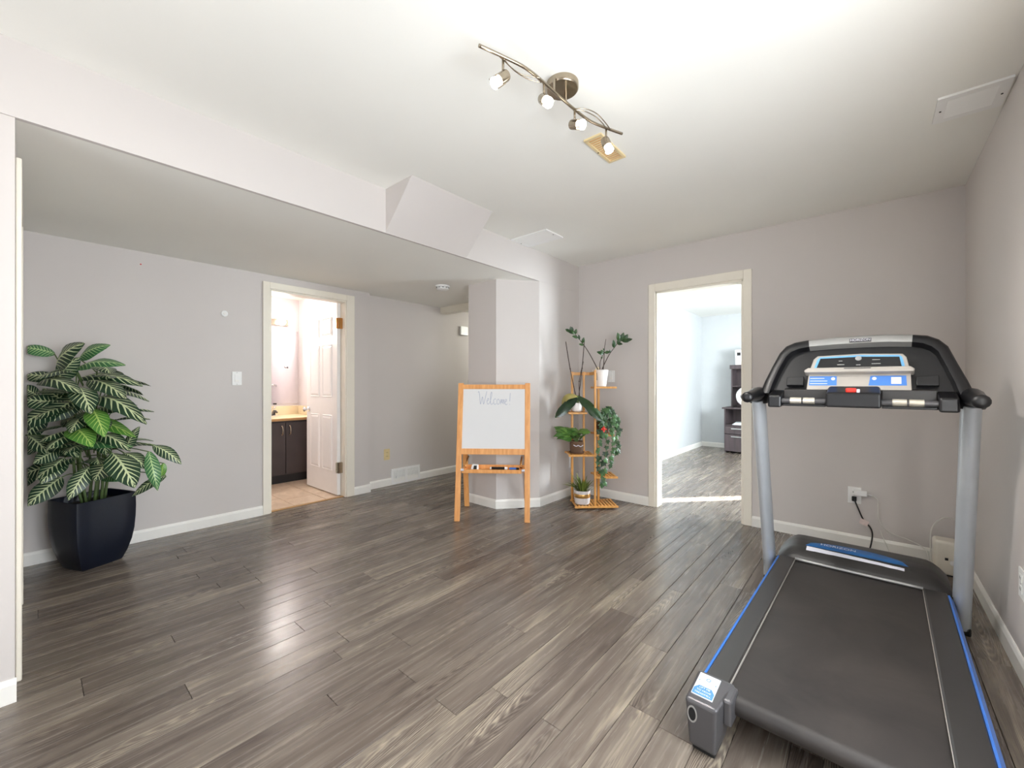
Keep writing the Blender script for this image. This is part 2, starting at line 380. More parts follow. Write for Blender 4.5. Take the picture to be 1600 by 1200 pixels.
# walls
DX0, DX1, DZ = -1.541, -.794, 2.045
bw = MB().bx(-2.5, DX0, YB, 4.0, 0, ZC).bx(DX1, .58, YB, 4.0, 0, ZC).bx(DX0, DX1, YB, 4.0, DZ, ZC)
struct('wall_back', bw, M['wall'], 'pale grey back wall with the open doorway behind the treadmill', 'wall')
HY0, HY1, HZ0, HZ1 = .10, 1.60, .60, 1.85
struct('wall_right', MB().bx(XR, .58, HY1, YB+.05, 0, ZC).bx(XR, .58, -1.92, HY0, 0, ZC).bx(XR, .58, HY0, HY1, 0, HZ0).bx(XR, .58, HY0, HY1, HZ1, ZC), M['wall'], 'shaded grey wall along the right side of the treadmill', 'wall')
lw = MB().prism([(XL,YB),(XL,3.185),(XL-.265,2.865),(XL-.64,2.865),(XL-.64,5.2),(XL-.1,5.2),(XL-.1,YB)][::-1], 0, ZS)
struct('wall_left', lw, M['wall'], 'angled pillar and short wall behind the easel and plant stand', 'wall')
BY0, BY1, BZ = 1.425, 2.150, 2.03
pw = MB().bx(-4.22, XP, YN-.1, BY0, 0, ZS).bx(-4.22, XP, BY1, 2.42, 0, ZS).bx(-4.22, XP, BY0, BY1, BZ, ZS)
struct('wall_alcove', pw, M['wall'], 'pale grey alcove wall with the bathroom doorway and tall plant', 'wall')
struct('wall_hall', MB().bx(-4.32, XH, 2.42, 5.2, 0, ZS), M['wall'], 'grey hallway wall with the low white air vent', 'wall')
struct('wall_hall_end', MB().bx(-4.32, -3.0, 5.1, 5.2, 0, ZS), M['wall'], 'far end wall of the hallway beside the pillar', 'wall')
struct('trim_2', MB().bx(XH, -3.03, 3.47, 3.57, 2.075, ZS), M['cream'], 'cream header strip across the hallway ceiling beside the pillar', 'trim', bevel=.003)
struct('wall_near', MB().bx(-2.52, XL-.005, -1.92, YN, 0, ZC), M['wall'], 'near wall edge at the far left of the view', 'wall')
nd = MB().bx(XP-.02, -3.40, YN-.12, YN, 0, ZS).bx(-2.60, XL-.01, YN-.12, YN, 0, ZS).bx(-3.40, -2.60, YN-.12, YN, 2.0, ZS)
struct('wall_closet', nd, M['wall'], 'narrow wall with the white cased door left of the tall plant', 'wall')
GX0, GX1, GZ0, GZ1 = -2.1, -.6, .35, 2.05
rw = MB().bx(-2.52, GX0, -1.92, YREAR, 0, ZC).bx(GX1, .58, -1.92, YREAR, 0, ZC).bx(GX0, GX1, -1.92, YREAR, 0, GZ0).bx(GX0, GX1, -1.92, YREAR, GZ1, ZC)
struct('wall_front', rw, M['wall'], 'grey wall with the wide added fill window opposite the back wall', 'wall')
# office walls
struct('wall_office_left', MB().bx(-2.5, -2.41, 4.0, 8.45, 0, ZC), M['offwall'], 'bright bluish white side wall seen through the doorway', 'wall')
struct('wall_office_back', MB().bx(-2.5, .75, YO, 8.45, 0, ZC), M['offwall'], 'bright far wall behind the dark desk hutch', 'wall')
SY0, SY1 = 6.34, 6.72
ow = MB().bx(.58, .68, 3.99, 4.7, 0, ZC).bx(.58, .68, 6.2, SY0, 0, ZC).bx(.58, .68, SY1, 8.45, 0, ZC)
ow.bx(.58, .68, 4.7, 6.2, 0, .8).bx(.58, .68, 4.7, 6.2, 2.1, ZC).bx(.58, .68, SY0, SY1, 0, .9).bx(.58, .68, SY0, SY1, 2.25, ZC)
struct('wall_office_right', ow, M['offwall'], 'window wall of the room beyond the doorway', 'wall')
# bathroom walls
struct('wall_bathroom_mirror', MB().bx(-5.92, -5.80, .8, 2.48, 0, 2.3), M['bathwall'], 'pale lilac bathroom wall behind the mirror', 'wall')
struct('wall_bathroom_side', MB().bx(-5.92, -4.21, 2.37, 2.48, 0, 2.3), M['bathwall'], 'pale lilac bathroom side wall with the small robe hook', 'wall')
struct('wall_bathroom_near', MB().bx(-5.92, -4.21, .8, .90, 0, 2.3), M['bathwall'], 'pale lilac bathroom wall nearest the alcove plant', 'wall')
def window(name, axis, a0, a1, z0, z1, c, label, mull):
    t = .05; m = MB()
    if axis == 'x': B = lambda p, q, r, s2: m.bx(p, q, c-.03, c+.03, r, s2)
    else: B = lambda p, q, r, s2: m.bx(c-.03, c+.03, p, q, r, s2)
    B(a0+t, a1-t, z0, z0+t); B(a0+t, a1-t, z1-t, z1); B(a0, a0+t, z0, z1); B(a1-t, a1, z0, z1)
    for k in mull: B(k-.02, k+.02, z0+t, z1-t)
    o = struct(name, m, M['trim'], label, 'window')
    cuts = [a0+t]+list(mull)+[a1-t]
    for i in range(len(cuts)-1):
        g = MB(); p, q = cuts[i], cuts[i+1]
        if axis == 'x': g.bx(p, q, c-.003, c+.003, z0+t, z1-t)
        else: g.bx(c-.003, c+.003, p, q, z0+t, z1-t)
        obj('pane', g, M['glass'], o)
window('fill_window', 'x', GX0, GX1, GZ0, GZ1, -1.84, 'unseen window with two panes added for fill light opposite the back wall', (-1.35,))  # unseen window added to carry the rear fill light
window('window_4', 'y', HY0, HY1, HZ0, HZ1, .525, 'garden window with two panes in the shaded right wall', (.85,))
window('window_2', 'y', 4.7, 6.2, .8, 2.1, .63, 'office window with two panes', (5.45,))
window('window_3', 'y', SY0, SY1, .9, 2.25, .63, 'slim office window that lets the sun strip in', ())

struct('sun_blocker', MB().bx(1.55, 1.60, 5.0, 7.33, 0, 4.2), M['cream'], 'tall unseen screen added outside to block sun from the office window', 'screen')  # unseen, added only to keep sun out of the wide office window
# baseboards
def base(name, pts, label, h=.085, t=.013):
    """pts run so that the room lies to the left of the walking direction"""
    m = MB()
    for (x0, y0), (x1, y1) in zip(pts[:-1], pts[1:]):
        d = V((x1-x0, y1-y0, 0)).normalized(); nrm = V((-d.y, d.x, 0)); a = V((x0,y0,0))-d*.004; b = V((x1,y1,0))+d*.004
        pr = [(0,0),(t,0),(t,h-.018),(t*.55,h-.004),(t*.3,h),(0,h)]
        m.ex([a+nrm*u+UP*w for u, w in pr], b-a)
    return struct(name, m, M['trim'], label, 'baseboard')
base('baseboard_back', [(-1.605, YB), (XL, YB)], 'white baseboard behind the bamboo plant stand')
base('baseboard_back_right', [(XR, YB), (-.732, YB)], 'white baseboard behind the treadmill')
base('baseboard_right', [(XR, -1.8), (XR, YB)], 'white baseboard along the shaded right wall')
base('baseboard_left', [(XL, YB), (XL, 3.185), (XL-.265, 2.865), (XL-.64, 2.865)], 'white baseboard wrapping the angled pillar behind the easel')
base('baseboard_alcove', [(XP, 1.367), (XP, YN)], 'white baseboard behind the navy planter')
base('baseboard_alcove_far', [(XP, 2.42), (XP, 2.236)], 'short white baseboard right of the bathroom door')
base('baseboard_hall', [(XH, 5.1), (XH, 2.42)], 'white baseboard along the hallway wall under the vent')
base('baseboard_near', [(XL-.005, YN-.0), (XL-.005, -1.8)], 'white baseboard on the near wall at far left')
base('baseboard_office_left', [(-2.41, YO), (-2.41, 4.0)], 'white baseboard in the bright room beyond the doorway')
base('baseboard_office_back', [(.58, YO), (-2.41, YO)], 'white baseboard beside the dark desk hutch')
# door casings and jambs
def casing(name, parts, label, material):
    m = MB()
    for b in parts: m.bx(*b)
    return struct(name, m, material, label, 'door frame', bevel=.004)
casing('trim_3', [(-1.605, DX0, YB-.016, YB, 0, DZ+.075), (DX1, -.732, YB-.016, YB, 0, DZ+.075), (DX0, DX1, YB-.016, YB, DZ, DZ+.075),
                  (DX0-.001, DX0+.018, YB-.004, 4.004, 0, DZ), (DX1-.018, DX1+.001, YB-.004, 4.004, 0, DZ), (DX0, DX1, YB-.004, 4.004, DZ-.018, DZ+.001)],
       'cream frame of the open doorway to the bright room', M['cream'])
casing('trim_4', [(XP, XP+.016, 1.367, BY0, 0, BZ+.06), (XP, XP+.016, BY1, 2.236, 0, BZ+.06), (XP, XP+.016, BY0, BY1, BZ, BZ+.06),
                  (-4.225, XP+.004, BY0-.001, BY0+.016, 0, BZ), (-4.225, XP+.004, BY1-.012, BY1+.001, 0, BZ), (-4.225, XP+.004, BY0, BY1, BZ-.016, BZ+.001)],
       'cream white frame of the bathroom door', M['cream'])
casing('trim_5', [(-2.60, -2.535, YN, YN+.016, 0, 2.06), (-3.465, -3.40, YN, YN+.016, 0, 2.06), (-3.40, -2.60, YN, YN+.016, 2.0, 2.06)],
       'cream frame of the closet door at far left', M['cream'])
cl = struct('door_2', MB().bx(-3.395, -2.605, YN-.06, YN-.022, .01, 1.995), M['door'], 'closed white closet door at far left', 'door', bevel=.003)

# bathroom door, six panels
dr = root('door_1', (-4.20, 2.135, 0), 'white six panel bathroom door standing open', 'door'); dr['kind'] = 'structure'
x0d, x1d, yf, yk = -4.918, -4.198, 2.098, 2.133
obj('door_slab', MB().bx(x0d, x1d, yf, yk, .012, 2.015), M['door'], dr, bevel=.002)
for (a, b) in ((.105, .325), (.395, .615)):
    for z0, z1 in ((.25, .84), (1.03, 1.59), (1.68, 1.88)):
        xa, xb = x0d+a, x0d+b; m = MB(); i1, i2 = .014, .034
        # raised field inside a moulded groove, proud of the slab
        def rr(i, y): return [(xa+i,y,z0+i),(xb-i,y,z0+i),(xb-i,y,z1-i),(xa+i,y,z1-i)]
        m.ringpath(None, [rr(0, yf+.002), rr(.005, yf-.007), rr(i1, yf-.002), rr(i2, yf-.008)])
        obj('door_panel', m, M['door'], dr)
kn = MB().lathe([(.03,0),(.03,.004),(.012,.008),(.011,.03),(.024,.04),(.028,.052),(.022,.062),(.001,.066)], (-4.86, yf, .885), 20, (0,-1,0))
obj('door_knob', kn, M['chrome'], dr, smooth=50)
obj('door_knob', MB().lathe([(.03,0),(.03,.004),(.012,.008),(.011,.03),(.024,.04),(.028,.052),(.022,.062),(.001,.066)], (-4.86, yk, .885), 20, (0,1,0)), M['chrome'], dr, smooth=50)
for z, mt in ((1.80, 'brass'), (.30, 'nickel')):
    h = obj('hinge', MB().bx(-4.218, -4.195, yf-.004, yf+.001, z-.045, z+.045).cyl((-4.19, yf-.008, z-.055), (-4.19, yf-.008, z+.055), .007, n=10).bx(-4.195, -4.16, yf-.004, yk+.006, z-.055, z+.055), M[mt], dr, label='brass hinge' if mt == 'brass' else 'nickel hinge')

# ---------------------------------------------------------------- wall plates, vents, detector
def plate_on(name, c, nrm, w, h, kind, label, cat, mt='white', group=None):
    """c: centre on the wall, nrm: wall normal"""
    c = V(c); n = V(nrm); s = UP.cross(n).normalized()
    def bxx(a0, a1, b0, b1, d0, d1, m):
        m.hexa([c+s*a+UP*b+n*d for b in (b0,) for a, d in ((a0,d0),(a1,d0),(a1,d1),(a0,d1))]+[c+s*a+UP*b1+n*d for a, d in ((a0,d0),(a1,d0),(a1,d1),(a0,d1))]); return m
    r = root(name, c-UP*h/2, label, cat, group)
    obj('cover_plate', bxx(-w/2, w/2, -h/2, h/2, .0005, .006, MB()), M[mt], r, bevel=.002)
    if kind == 'rocker':
        obj('rocker', bxx(-.017, .017, -.034, .034, .005, .010, MB()), M[mt], r, bevel=.002)
        obj('rocker_tab', bxx(-.012, .012, -.028, -.012, .010, .012, MB()), M['trim'], r)
    elif kind == 'toggle':
        obj('toggle', bxx(-.006, .006, -.004, .014, .005, .018, MB()), M[mt], r, bevel=.002)
    else:
        for dz in (-.022, .022):
            q = obj('socket', bxx(-.017, .017, dz-.015, dz+.015, .005, .008, MB()), M[mt], r, bevel=.003)
            obj('slot', bxx(-.009, -.006, dz-.004, dz+.007, .0075, .0085, MB()), M['dark'], q); obj('slot', bxx(.006, .009, dz-.004, dz+.006, .0075, .0085, MB()), M['dark'], q)
    for dz in ((-h*.42, h*.42) if kind != 'outlet' else (0,)):
        obj('screw', MB().cyl(c+UP*dz+n*.005, c+UP*dz+n*.0072, .003, n=8), M['silver'], r)
    return r
plate_on('light_switch', (XP, 1.168, 1.218), (1,0,0), .072, .116, 'rocker', 'white rocker switch on the alcove wall left of the bathroom door', 'switch')
plate_on('light_switch', (-1.998, YB, 1.248), (0,-1,0), .075, .118, 'rocker', 'white switch plate behind the white plant pot by the doorway', 'switch')
plate_on('wall_outlet', (XL, 3.74, .352), (1,0,0), .075, .12, 'outlet', 'white outlet low on the wall left of the plant stand', 'outlet')
plate_on('wall_outlet', (-.080, YB, .368), (0,-1,0), .075, .118, 'outlet', 'white outlet with plugs on the wall behind the treadmill', 'outlet')
plate_on('wall_outlet', (XR, 2.577, .375), (-1,0,0), .078, .118, 'outlet', 'white outlet on the shaded wall at the right edge', 'outlet')
plate_on('wall_outlet', (XH, 2.685, .362), (1,0,0), .075, .125, 'outlet', 'almond coloured outlet on the hallway wall above the vent', 'outlet', 'almond')
plate_on('wall_outlet', (-2.41, 6.98, .42), (1,0,0), .075, .118, 'outlet', 'white outlet in the bright room beyond the doorway', 'outlet')
tag(obj('door_chime', MB().bx(XH, XH+.035, 3.80, 3.93, 1.83, 1.95), M['white'], bevel=.006), 'small white box high on the hallway wall beside the pillar', 'chime box')
sn = root('wall_sensor', (XP, 1.077, 1.735), 'small round white disc on the alcove wall above the switch', 'sensor')
obj('disc', MB().lathe([(.026,0),(.026,.006),(.021,.011),(.001,.012)], (XP, 1.077, 1.761), 24, (1,0,0)), M['white'], sn, smooth=40)
obj('button', MB().lathe([(.011,.011),(.010,.015),(.001,.016)], (XP, 1.077, 1.761), 20, (1,0,0)), M['trim'], sn, smooth=40)
tag(obj('wall_anchor', MB().lathe([(.005,0),(.005,.003),(.001,.004)], (XP, .549, 2.06), 10, (1,0,0)), M['red']), 'tiny red anchor dot high on the alcove wall', 'wall anchor')
sd = root('smoke_detector', (-3.05, 2.55, 2.10), 'round white smoke detector on the lowered ceiling', 'smoke detector')
SDC = (-3.255, 2.72, ZS); sd.location = (SDC[0], SDC[1], ZS-.04); MW[sd] = Matrix.Translation(sd.location)
obj('base_ring', MB().lathe([(.072,0),(.072,.012),(.066,.014)], SDC, 28, (0,0,-1)), M['white'], sd, smooth=40)
obj('body', MB().lathe([(.060,.012),(.062,.030),(.050,.040),(.001,.041)], SDC, 28, (0,0,-1)), M['white'], sd, smooth=40)
for k in range(10):
    a = 2*math.pi*k/10; p = V(SDC)+V((math.cos(a)*.061, math.sin(a)*.061, -.021)); t = V((-math.sin(a), math.cos(a), 0))*.012
    obj('slot', MB().tube([p-t, p+t], .003, 6), M['dark'], sd)
# low wall vent in the hallway
vt = root('wall_vent', (XH, 2.941, .006), 'white louvred air vent low on the hallway wall', 'vent')
va, vb, vz0, vz1 = 2.742, 3.14, .006, .182
obj('frame', MB().bx(XH, XH+.016, va+.025, 2.925, vz0, vz0+.022).bx(XH, XH+.016, va+.025, 2.925, vz1-.022, vz1).bx(XH, XH+.016, 2.957, vb-.025, vz0, vz0+.022).bx(XH, XH+.016, 2.957, vb-.025, vz1-.022, vz1).bx(XH, XH+.016, va, va+.025, vz0, vz1).bx(XH, XH+.016, vb-.025, vb, vz0, vz1).bx(XH, XH+.016, 2.925, 2.957, vz0, vz1), M['white'], vt)
obj('back_panel', MB().bx(XH-.001, XH+.002, va+.01, vb-.01, vz0+.01, vz1-.01), M['consgrey'], vt)
for s0, s1 in ((va+.025, 2.925), (2.957, vb-.025)):
    for k in range(9):
        z = vz0+.03+k*.0142
        obj('slat', MB().hexa([(XH+.002,s0,z+.004),(XH+.012,s0,z-.004),(XH+.012,s1,z-.004),(XH+.002,s1,z+.004),(XH+.003,s0,z+.010),(XH+.014,s0,z+.002),(XH+.014,s1,z+.002),(XH+.003,s1,z+.010)]), M['white'], vt)
obj('damper_lever', MB().bx(XH+.012, XH+.022, 2.80, 2.812, .07, .1), M['white'], vt)
# ceiling registers
def register(x0, x1, y0, y1, label, slats, mt='white', along='x', bw=.035, name='ceiling_vent'):
    r = root(name, ((x0+x1)/2, (y0+y1)/2, ZC-.01), label, 'vent')
    obj('frame', MB().bx(x0+bw, x1-bw, y0, y0+bw, ZC-.010, ZC-.0003).bx(x0+bw, x1-bw, y1-bw, y1, ZC-.010, ZC-.0003).bx(x0, x0+bw, y0, y1, ZC-.010, ZC-.0003).bx(x1-bw, x1, y0, y1, ZC-.010, ZC-.0003), M[mt], r)
    obj('back_panel', MB().bx(x0+bw, x1-bw, y0+bw, y1-bw, ZC-.003, ZC-.0004), M['consgrey' if mt == 'white' else 'pine'], r)
    kk = .92 if mt == 'white' else .58
    for k in range(slats):
        if along == 'x':
            w = (y1-y0-2*bw)/slats; y = y0+bw+w*k; zd = .005 if mt == 'white' else 0; m = MB().hexa([(x0+bw,y,ZC-.006),(x1-bw,y,ZC-.006),(x1-bw,y+w*kk,ZC-.006-zd),(x0+bw,y+w*kk,ZC-.006-zd),(x0+bw,y,ZC-.0045),(x1-bw,y,ZC-.0045),(x1-bw,y+w*kk,ZC-.0045-zd),(x0+bw,y+w*kk,ZC-.0045-zd)])
        else:
            w = (x1-x0-2*bw)/slats; x = x0+bw+w*k; m = MB().bx(x, x+w*.62, y0+bw, y1-bw, ZC-.009, ZC-.004)
        obj('slat', m, M[mt], r)
    for xx, yy in (((x0+bw*.5), (y0+y1)/2), ((x1-bw*.5), (y0+y1)/2)) if along == 'x' else (((x0+x1)/2, y0+bw*.5), ((x0+x1)/2, y1-bw*.5)):
        obj('screw', MB().cyl((xx, yy, ZC-.0125), (xx, yy, ZC-.009), .004, n=8), M['dark'], r)
    return r
register(.232, .455, 2.636, 2.87, 'white ceiling vent close to the shaded right wall', 9)
register(XL+.004, -2.003, 2.762, 3.01, 'white ceiling vent beside the bulkhead wedge', 9)
register(-1.127, -1.026, 1.885, 2.167, 'ivory slotted ceiling vent next to the end of the track light', 13, 'ivory', 'y2' if False else 'x', .014)

# ---------------------------------------------------------------- track light
tl = root('track_light', (-.975, 1.46, ZC-.04), 'brushed nickel track light with four lit spot heads', 'ceiling light')
def onz(px, py, z):
    r = FW+RT*((px-800)/F_PX)+UP*((600-py)/F_PX); return EYEP+r*((z-EYE)/r.z)
def smoothpts(pts, k=5):
    P = [V(p) for p in pts]; out = []
    for i in range(len(P)-1):
        a, b, c, d = P[max(i-1,0)], P[i], P[i+1], P[min(i+2,len(P)-1)]
        for j in range(k):
            t = j/k; out.append(.5*((2*b)+(c-a)*t+(2*a-5*b+4*c-d)*t*t+(3*b-a-3*c+d)*t**3))
    return out+[P[-1]]
CC = V((-.985, 1.475, ZC))
obj('canopy', MB().lathe([(.068,0),(.068,.022),(.064,.027),(.001,.028)], CC, 36, (0,0,-1)), M['nickel'], tl, smooth=40)
ZB = 2.362
bar = smoothpts([onz(px, py, ZB) for px, py in ((748,71),(787,89),(822,107),(852,131),(880,156),(899,172),(922,189),(947,200),(972,209))])
obj('bar', MB().tube(bar, .0062, 8), M['nickel'], tl, smooth=True)
for px, py in ((866,143),(884,160)): 
    p = onz(px, py, ZB); obj('bar_post', MB().cyl((p.x, p.y, ZB), (p.x, p.y, ZC-.02), .005, n=10), M['nickel'], tl, smooth=40)
for pts in (((779,87),(790,97),(806,112),(826,124),(845,129)), ((787,92),(797,104),(812,115),(828,119),(845,122)), ((897,170),(915,170),(933,178),(947,193),(954,203)), ((899,172),(914,174),(930,182),(941,192),(948,202))):
    obj('accent_wire', MB().tube(smoothpts([onz(px, py, ZB-.004) for px, py in pts]), .0022, 6), M['nickel'], tl, smooth=True)
heads = [((786,93), V(RT*-.66-UP*.72-FW*.35)), ((850,130), V(RT*.28-UP*.62-FW*.62)), ((898,171), V(RT*.62-UP*.44-FW*.70)), ((947,201), V(RT*.22-UP*.80-FW*.30))]
for i, ((px, py), d) in enumerate(heads):
    d.normalize(); p = onz(px, py, ZB); q = p-UP*.052
    hd = obj('spot_head', MB().lathe([(.001,-.022),(.019,-.020),(.0205,-.014),(.0205,.026),(.0185,.026),(.0185,.012),(.001,.012)], q-UP*.014, 20, d), M['nickel'], tl, smooth=40)
    obj('stem', MB().tube([p, q-UP*.004], .0048, 8), M['nickel'], hd, smooth=True)
    a = d.orthogonal().normalized()
    for s in (-1, 1):
        e = q-UP*.014+a*s*.0215; obj('bracket', MB().tube([e+d*.01, e+d*.052], .0028, 6), M['nickel'], hd)
    obj('bulb', MB().lathe([(.012,.012),(.016,.026),(.0195,.044),(.020,.050),(.010,.053),(.001,.0535)], q-UP*.014, 20, d), M['bulb'], hd, smooth=True)
    L = lamp('spot_bulb_light', 'SPOT', q-UP*.014+d*.066, (36, 36, 34, 46)[i], (1, .955, .90), .022, look=(d.x, d.y, d.z)); L.data.spot_size = math.radians(100 if i == 2 else 132); L.data.spot_blend = .9

# ---------------------------------------------------------------- bathroom contents
vn = root('vanity_cabinet', (-5.5, 1.75, 0), 'dark brown bathroom vanity cabinet with two doors', 'cabinet')
obj('body', MB().bx(-5.795, -5.225, 1.15, 2.36, .10, .735), M['vanity'], vn)
obj('toe_kick', MB().bx(-5.795, -5.27, 1.15, 2.36, 0, .10), M['dark'], vn)
for y0, y1, hy in ((1.20, 1.585, 1.55), (1.592, 1.977, 1.937), (1.983, 2.315, 2.022)):
    d = obj('door', MB().bx(-5.225, -5.205, y0, y1, .115, .715), M['vanity'], vn, bevel=.002)
    obj('handle', MB().tube([(-5.205,hy,.575),(-5.178,hy,.585),(-5.172,hy,.625),(-5.178,hy,.665),(-5.205,hy,.675)], .006, 8).ball((-5.200,hy,.575), .011, 10, 6).ball((-5.200,hy,.675), .011, 10, 6), M['nickel'], d, smooth=True)
ct = root('countertop', (-5.5, 1.75, .737), 'cream bathroom countertop with brown front edge and backsplash', 'countertop')
obj('slab', MB().bx(-5.80, -5.195, 1.15, 2.37, .745, .772), M['counter'], ct, bevel=.004)
obj('front_edge', MB().bx(-5.205, -5.188, 1.15, 2.37, .737, .766), M['counterbrown'], ct, bevel=.003)
obj('backsplash', MB().bx(-5.80, -5.782, 1.15, 2.37, .772, .885).bx(-5.78, -5.21, 2.352, 2.37, .772, .885), M['counter'], ct, bevel=.003)
fc = root('faucet', (-5.60, 1.99, .772), 'dark chrome faucet on the bathroom countertop', 'faucet')
obj('base', MB().bx(-5.635, -5.575, 1.93, 2.05, .772, .785), M['chrome'], fc, bevel=.004)
obj('spout', MB().tube([(-5.61,1.99,.785),(-5.60,1.99,.825),(-5.55,1.99,.838),(-5.50,1.99,.822)], [.022,.02,.014,.011], 10), M['gunmetal'], fc, smooth=True)
obj('lever', MB().tube([(-5.61,1.99,.83),(-5.61,1.99,.86),(-5.57,2.0,.885)], [.014,.012,.007], 8), M['chrome'], fc, smooth=True)
mr = root('wall_mirror', (-5.79, 1.8, .913), 'large frameless bathroom mirror above the countertop', 'mirror')
obj('glass', MB().bx(-5.80, -5.792, 1.15, 2.352, .913, 1.865), M['mirror'], mr)
for yy in (1.45, 2.05): obj('clip', MB().bx(-5.793, -5.786, yy, yy+.04, .905, .925), M['gunmetal'], mr)
vl = root('vanity_light', (-5.78, 1.85, 1.93), 'vanity light bar with glowing globes above the mirror', 'wall light')
obj('back_bar', MB().bx(-5.80, -5.765, 1.45, 2.22, 1.925, 2.005), M['nickel'], vl, bevel=.005)
for yy in (1.53, 1.73, 1.93, 2.13):
    obj('globe', MB().ball((-5.715, yy, 1.965), .044, 16, 10), M['globe'], vl, smooth=True)
    obj('socket', MB().lathe([(.022,0),(.018,.02)], (-5.766, yy, 1.965), 14, (1,0,0)), M['nickel'], vl, smooth=True)
lamp('vanity_globe_light', 'AREA', (-5.66, 1.83, 1.965), 24, (1, .93, .88), .75, .09, look=(1, 0, -.15))
tb = root('towel_bar', (-4.8, 2.36, 1.14), 'white towel bar on the bathroom side wall behind the door', 'towel bar')
obj('bar', MB().tube([(-5.02,2.315,1.16),(-4.6,2.315,1.16)], .009, 10), M['white'], tb, smooth=True)
for x in (-5.02, -4.6): obj('bracket', MB().tube([(x,2.37,1.14),(x,2.34,1.155),(x,2.315,1.16)], [.016,.011,.012], 10), M['chrome'], tb, smooth=True)
hk = root('robe_hook', (-5.42, 2.36, 1.36), 'small metal robe hook on the bathroom side wall', 'hook')
obj('plate', MB().lathe([(.014,0),(.013,.004),(.001,.005)], (-5.42,2.37,1.40), 14, (0,-1,0)), M['gunmetal'], hk)
obj('prong', MB().tube([(-5.42,2.368,1.405),(-5.42,2.345,1.395),(-5.42,2.33,1.40),(-5.42,2.325,1.415)], .005, 8), M['gunmetal'], hk, smooth=True)

# ---------------------------------------------------------------- office contents
hu = root('desk_hutch', (-1.4, 8.0, 0), 'dark laminate desk hutch with two drawers seen through the doorway', 'cabinet')
a, b, y0, y1 = -1.885, -1.02, 7.78, 8.325
obj('side_panel', MB().bx(a, a+.02, y0, y1, 0, .745), M['darkwood'], hu); obj('side_panel', MB().bx(b-.02, b, y0, y1, 0, .745), M['darkwood'], hu)
obj('back_panel', MB().bx(a, b, y1-.01, y1, 0, .745), M['darkwood'], hu); obj('shelf', MB().bx(a+.02, b-.02, y0+.01, y1-.01, .455, .475), M['darkwood'], hu)
obj('desk_top', MB().bx(a-.03, b+.03, y0-.03, y1, .745, .77), M['darkwood'], hu, bevel=.002)
for z0, z1 in ((.325, .45), (.03, .315)):
    d = obj('drawer', MB().bx(a+.004, b-.004, y0-.018, y0+.002, z0, z1), M['darkwood'], hu, bevel=.002)
    obj('handle', MB().bx(-1.77, -1.55, y0-.045, y0-.033, z1-.045, z1-.027).bx(-1.755, -1.74, y0-.035, y0-.017, z1-.042, z1-.03).bx(-1.58, -1.565, y0-.035, y0-.017, z1-.042, z1-.03), M['silver'], d, bevel=.003)
ha, hy0 = -1.825, 7.99
obj('side_panel', MB().bx(ha, ha+.02, hy0, y1, .77, 1.475), M['darkwood'], hu); obj('side_panel', MB().bx(b-.05, b-.03, hy0, y1, .77, 1.475), M['darkwood'], hu)
obj('back_panel', MB().bx(ha, b-.03, y1-.012, y1-.002, .77, 1.475), M['darkwood'], hu); obj('shelf', MB().bx(ha+.02, b-.05, hy0+.005, y1-.01, 1.12, 1.14), M['darkwood'], hu)
obj('hutch_top', MB().bx(ha-.02, b-.01, hy0-.02, y1, 1.43, 1.50), M['darkwood'], hu, bevel=.003)
sp = root('white_box', (-1.62, 8.1, 1.50), 'white box with a small black square on top of the hutch', 'box')
obj('case', MB().bx(-1.765, -1.47, 8.0, 8.2, 1.501, 1.76), M['white'], sp, bevel=.006)
obj('black_square', MB().bx(-1.735, -1.68, 7.997, 8.001, 1.66, 1.715), M['dark'], sp)
fn = root('desk_fan', (-1.50, 7.86, .77), 'white rounded device standing on the desk top', 'fan')
obj('ring', MB().lathe([(.11,-.03),(.16,-.03),(.172,0),(.16,.03),(.11,.03),(.10,0),(.11,-.03)], (-1.55,7.87,.96), 32, (.25,-1,0), caps=False), M['white'], fn, smooth=True)
obj('base', MB().lathe([(.07,0),(.07,.015),(.03,.03),(.025,.05)], (-1.55,7.87,.771), 20), M['white'], fn, smooth=40)
obj('button', MB().cyl((-1.66,7.865,.885), (-1.663,7.83,.885), .013, n=12), M['gunmetal'], fn)
for k in range(3):
    tag(obj('paper_stack', MB().hexa([(-1.77+.02*k,7.82,.476+.014*k),(-1.45,7.80+.01*k,.476+.014*k),(-1.46,8.05,.476+.014*k),(-1.76,8.06,.476+.014*k),(-1.77+.02*k,7.82,.488+.014*k),(-1.45,7.80+.01*k,.488+.014*k),(-1.46,8.05,.488+.014*k),(-1.76,8.06,.488+.014*k)]), M['paper']),
        ('bottom', 'middle', 'top')[k]+' sheaf of white paper on the open hutch shelf', 'paper', 'papers in the hutch')

# ---------------------------------------------------------------- leaf builder
def keep(mb, x, y):
    for p in mb.v: p.x = max(p.x, x); p.y = max(p.y, y)
    return mb
def leaf_mb(b, t, w, hint, arch=.15, fold=.25, nv=8, nu=4, mode='ellipse', curl=0):
    b, t, hint = V(b), V(t), V(hint).normalized(); ax = t-b; L = ax.length
    side = ax.cross(hint).normalized(); nrm = side.cross(ax).normalized()
    def wd(v):
        if mode == 'ellipse': return max(.02, math.sin(math.pi*min(1, .03+.97*v)**.85))**.8
        if mode == 'heart': return max(.02, math.sin(math.pi*(v*.93+.07)**.62))
        if mode == 'strap': return max(.03, min(1, .35+v*2.2)*(1-max(0, v-.75)**2*14))
        return max(.02, (1-v)*.9+.1*math.sin(math.pi*v))
    def fn(u, v):
        s = (u-.5)*2; c = b+ax*v+nrm*(arch*L*math.sin(math.pi*v)*1.0); ww = wd(v)*w/2
        return c+side*(s*ww)+nrm*(abs(s)**1.2*ww*fold*-1+curl*math.sin(v*9+s*2)*w*.12)
    return MB().grid(fn, nu, nv)
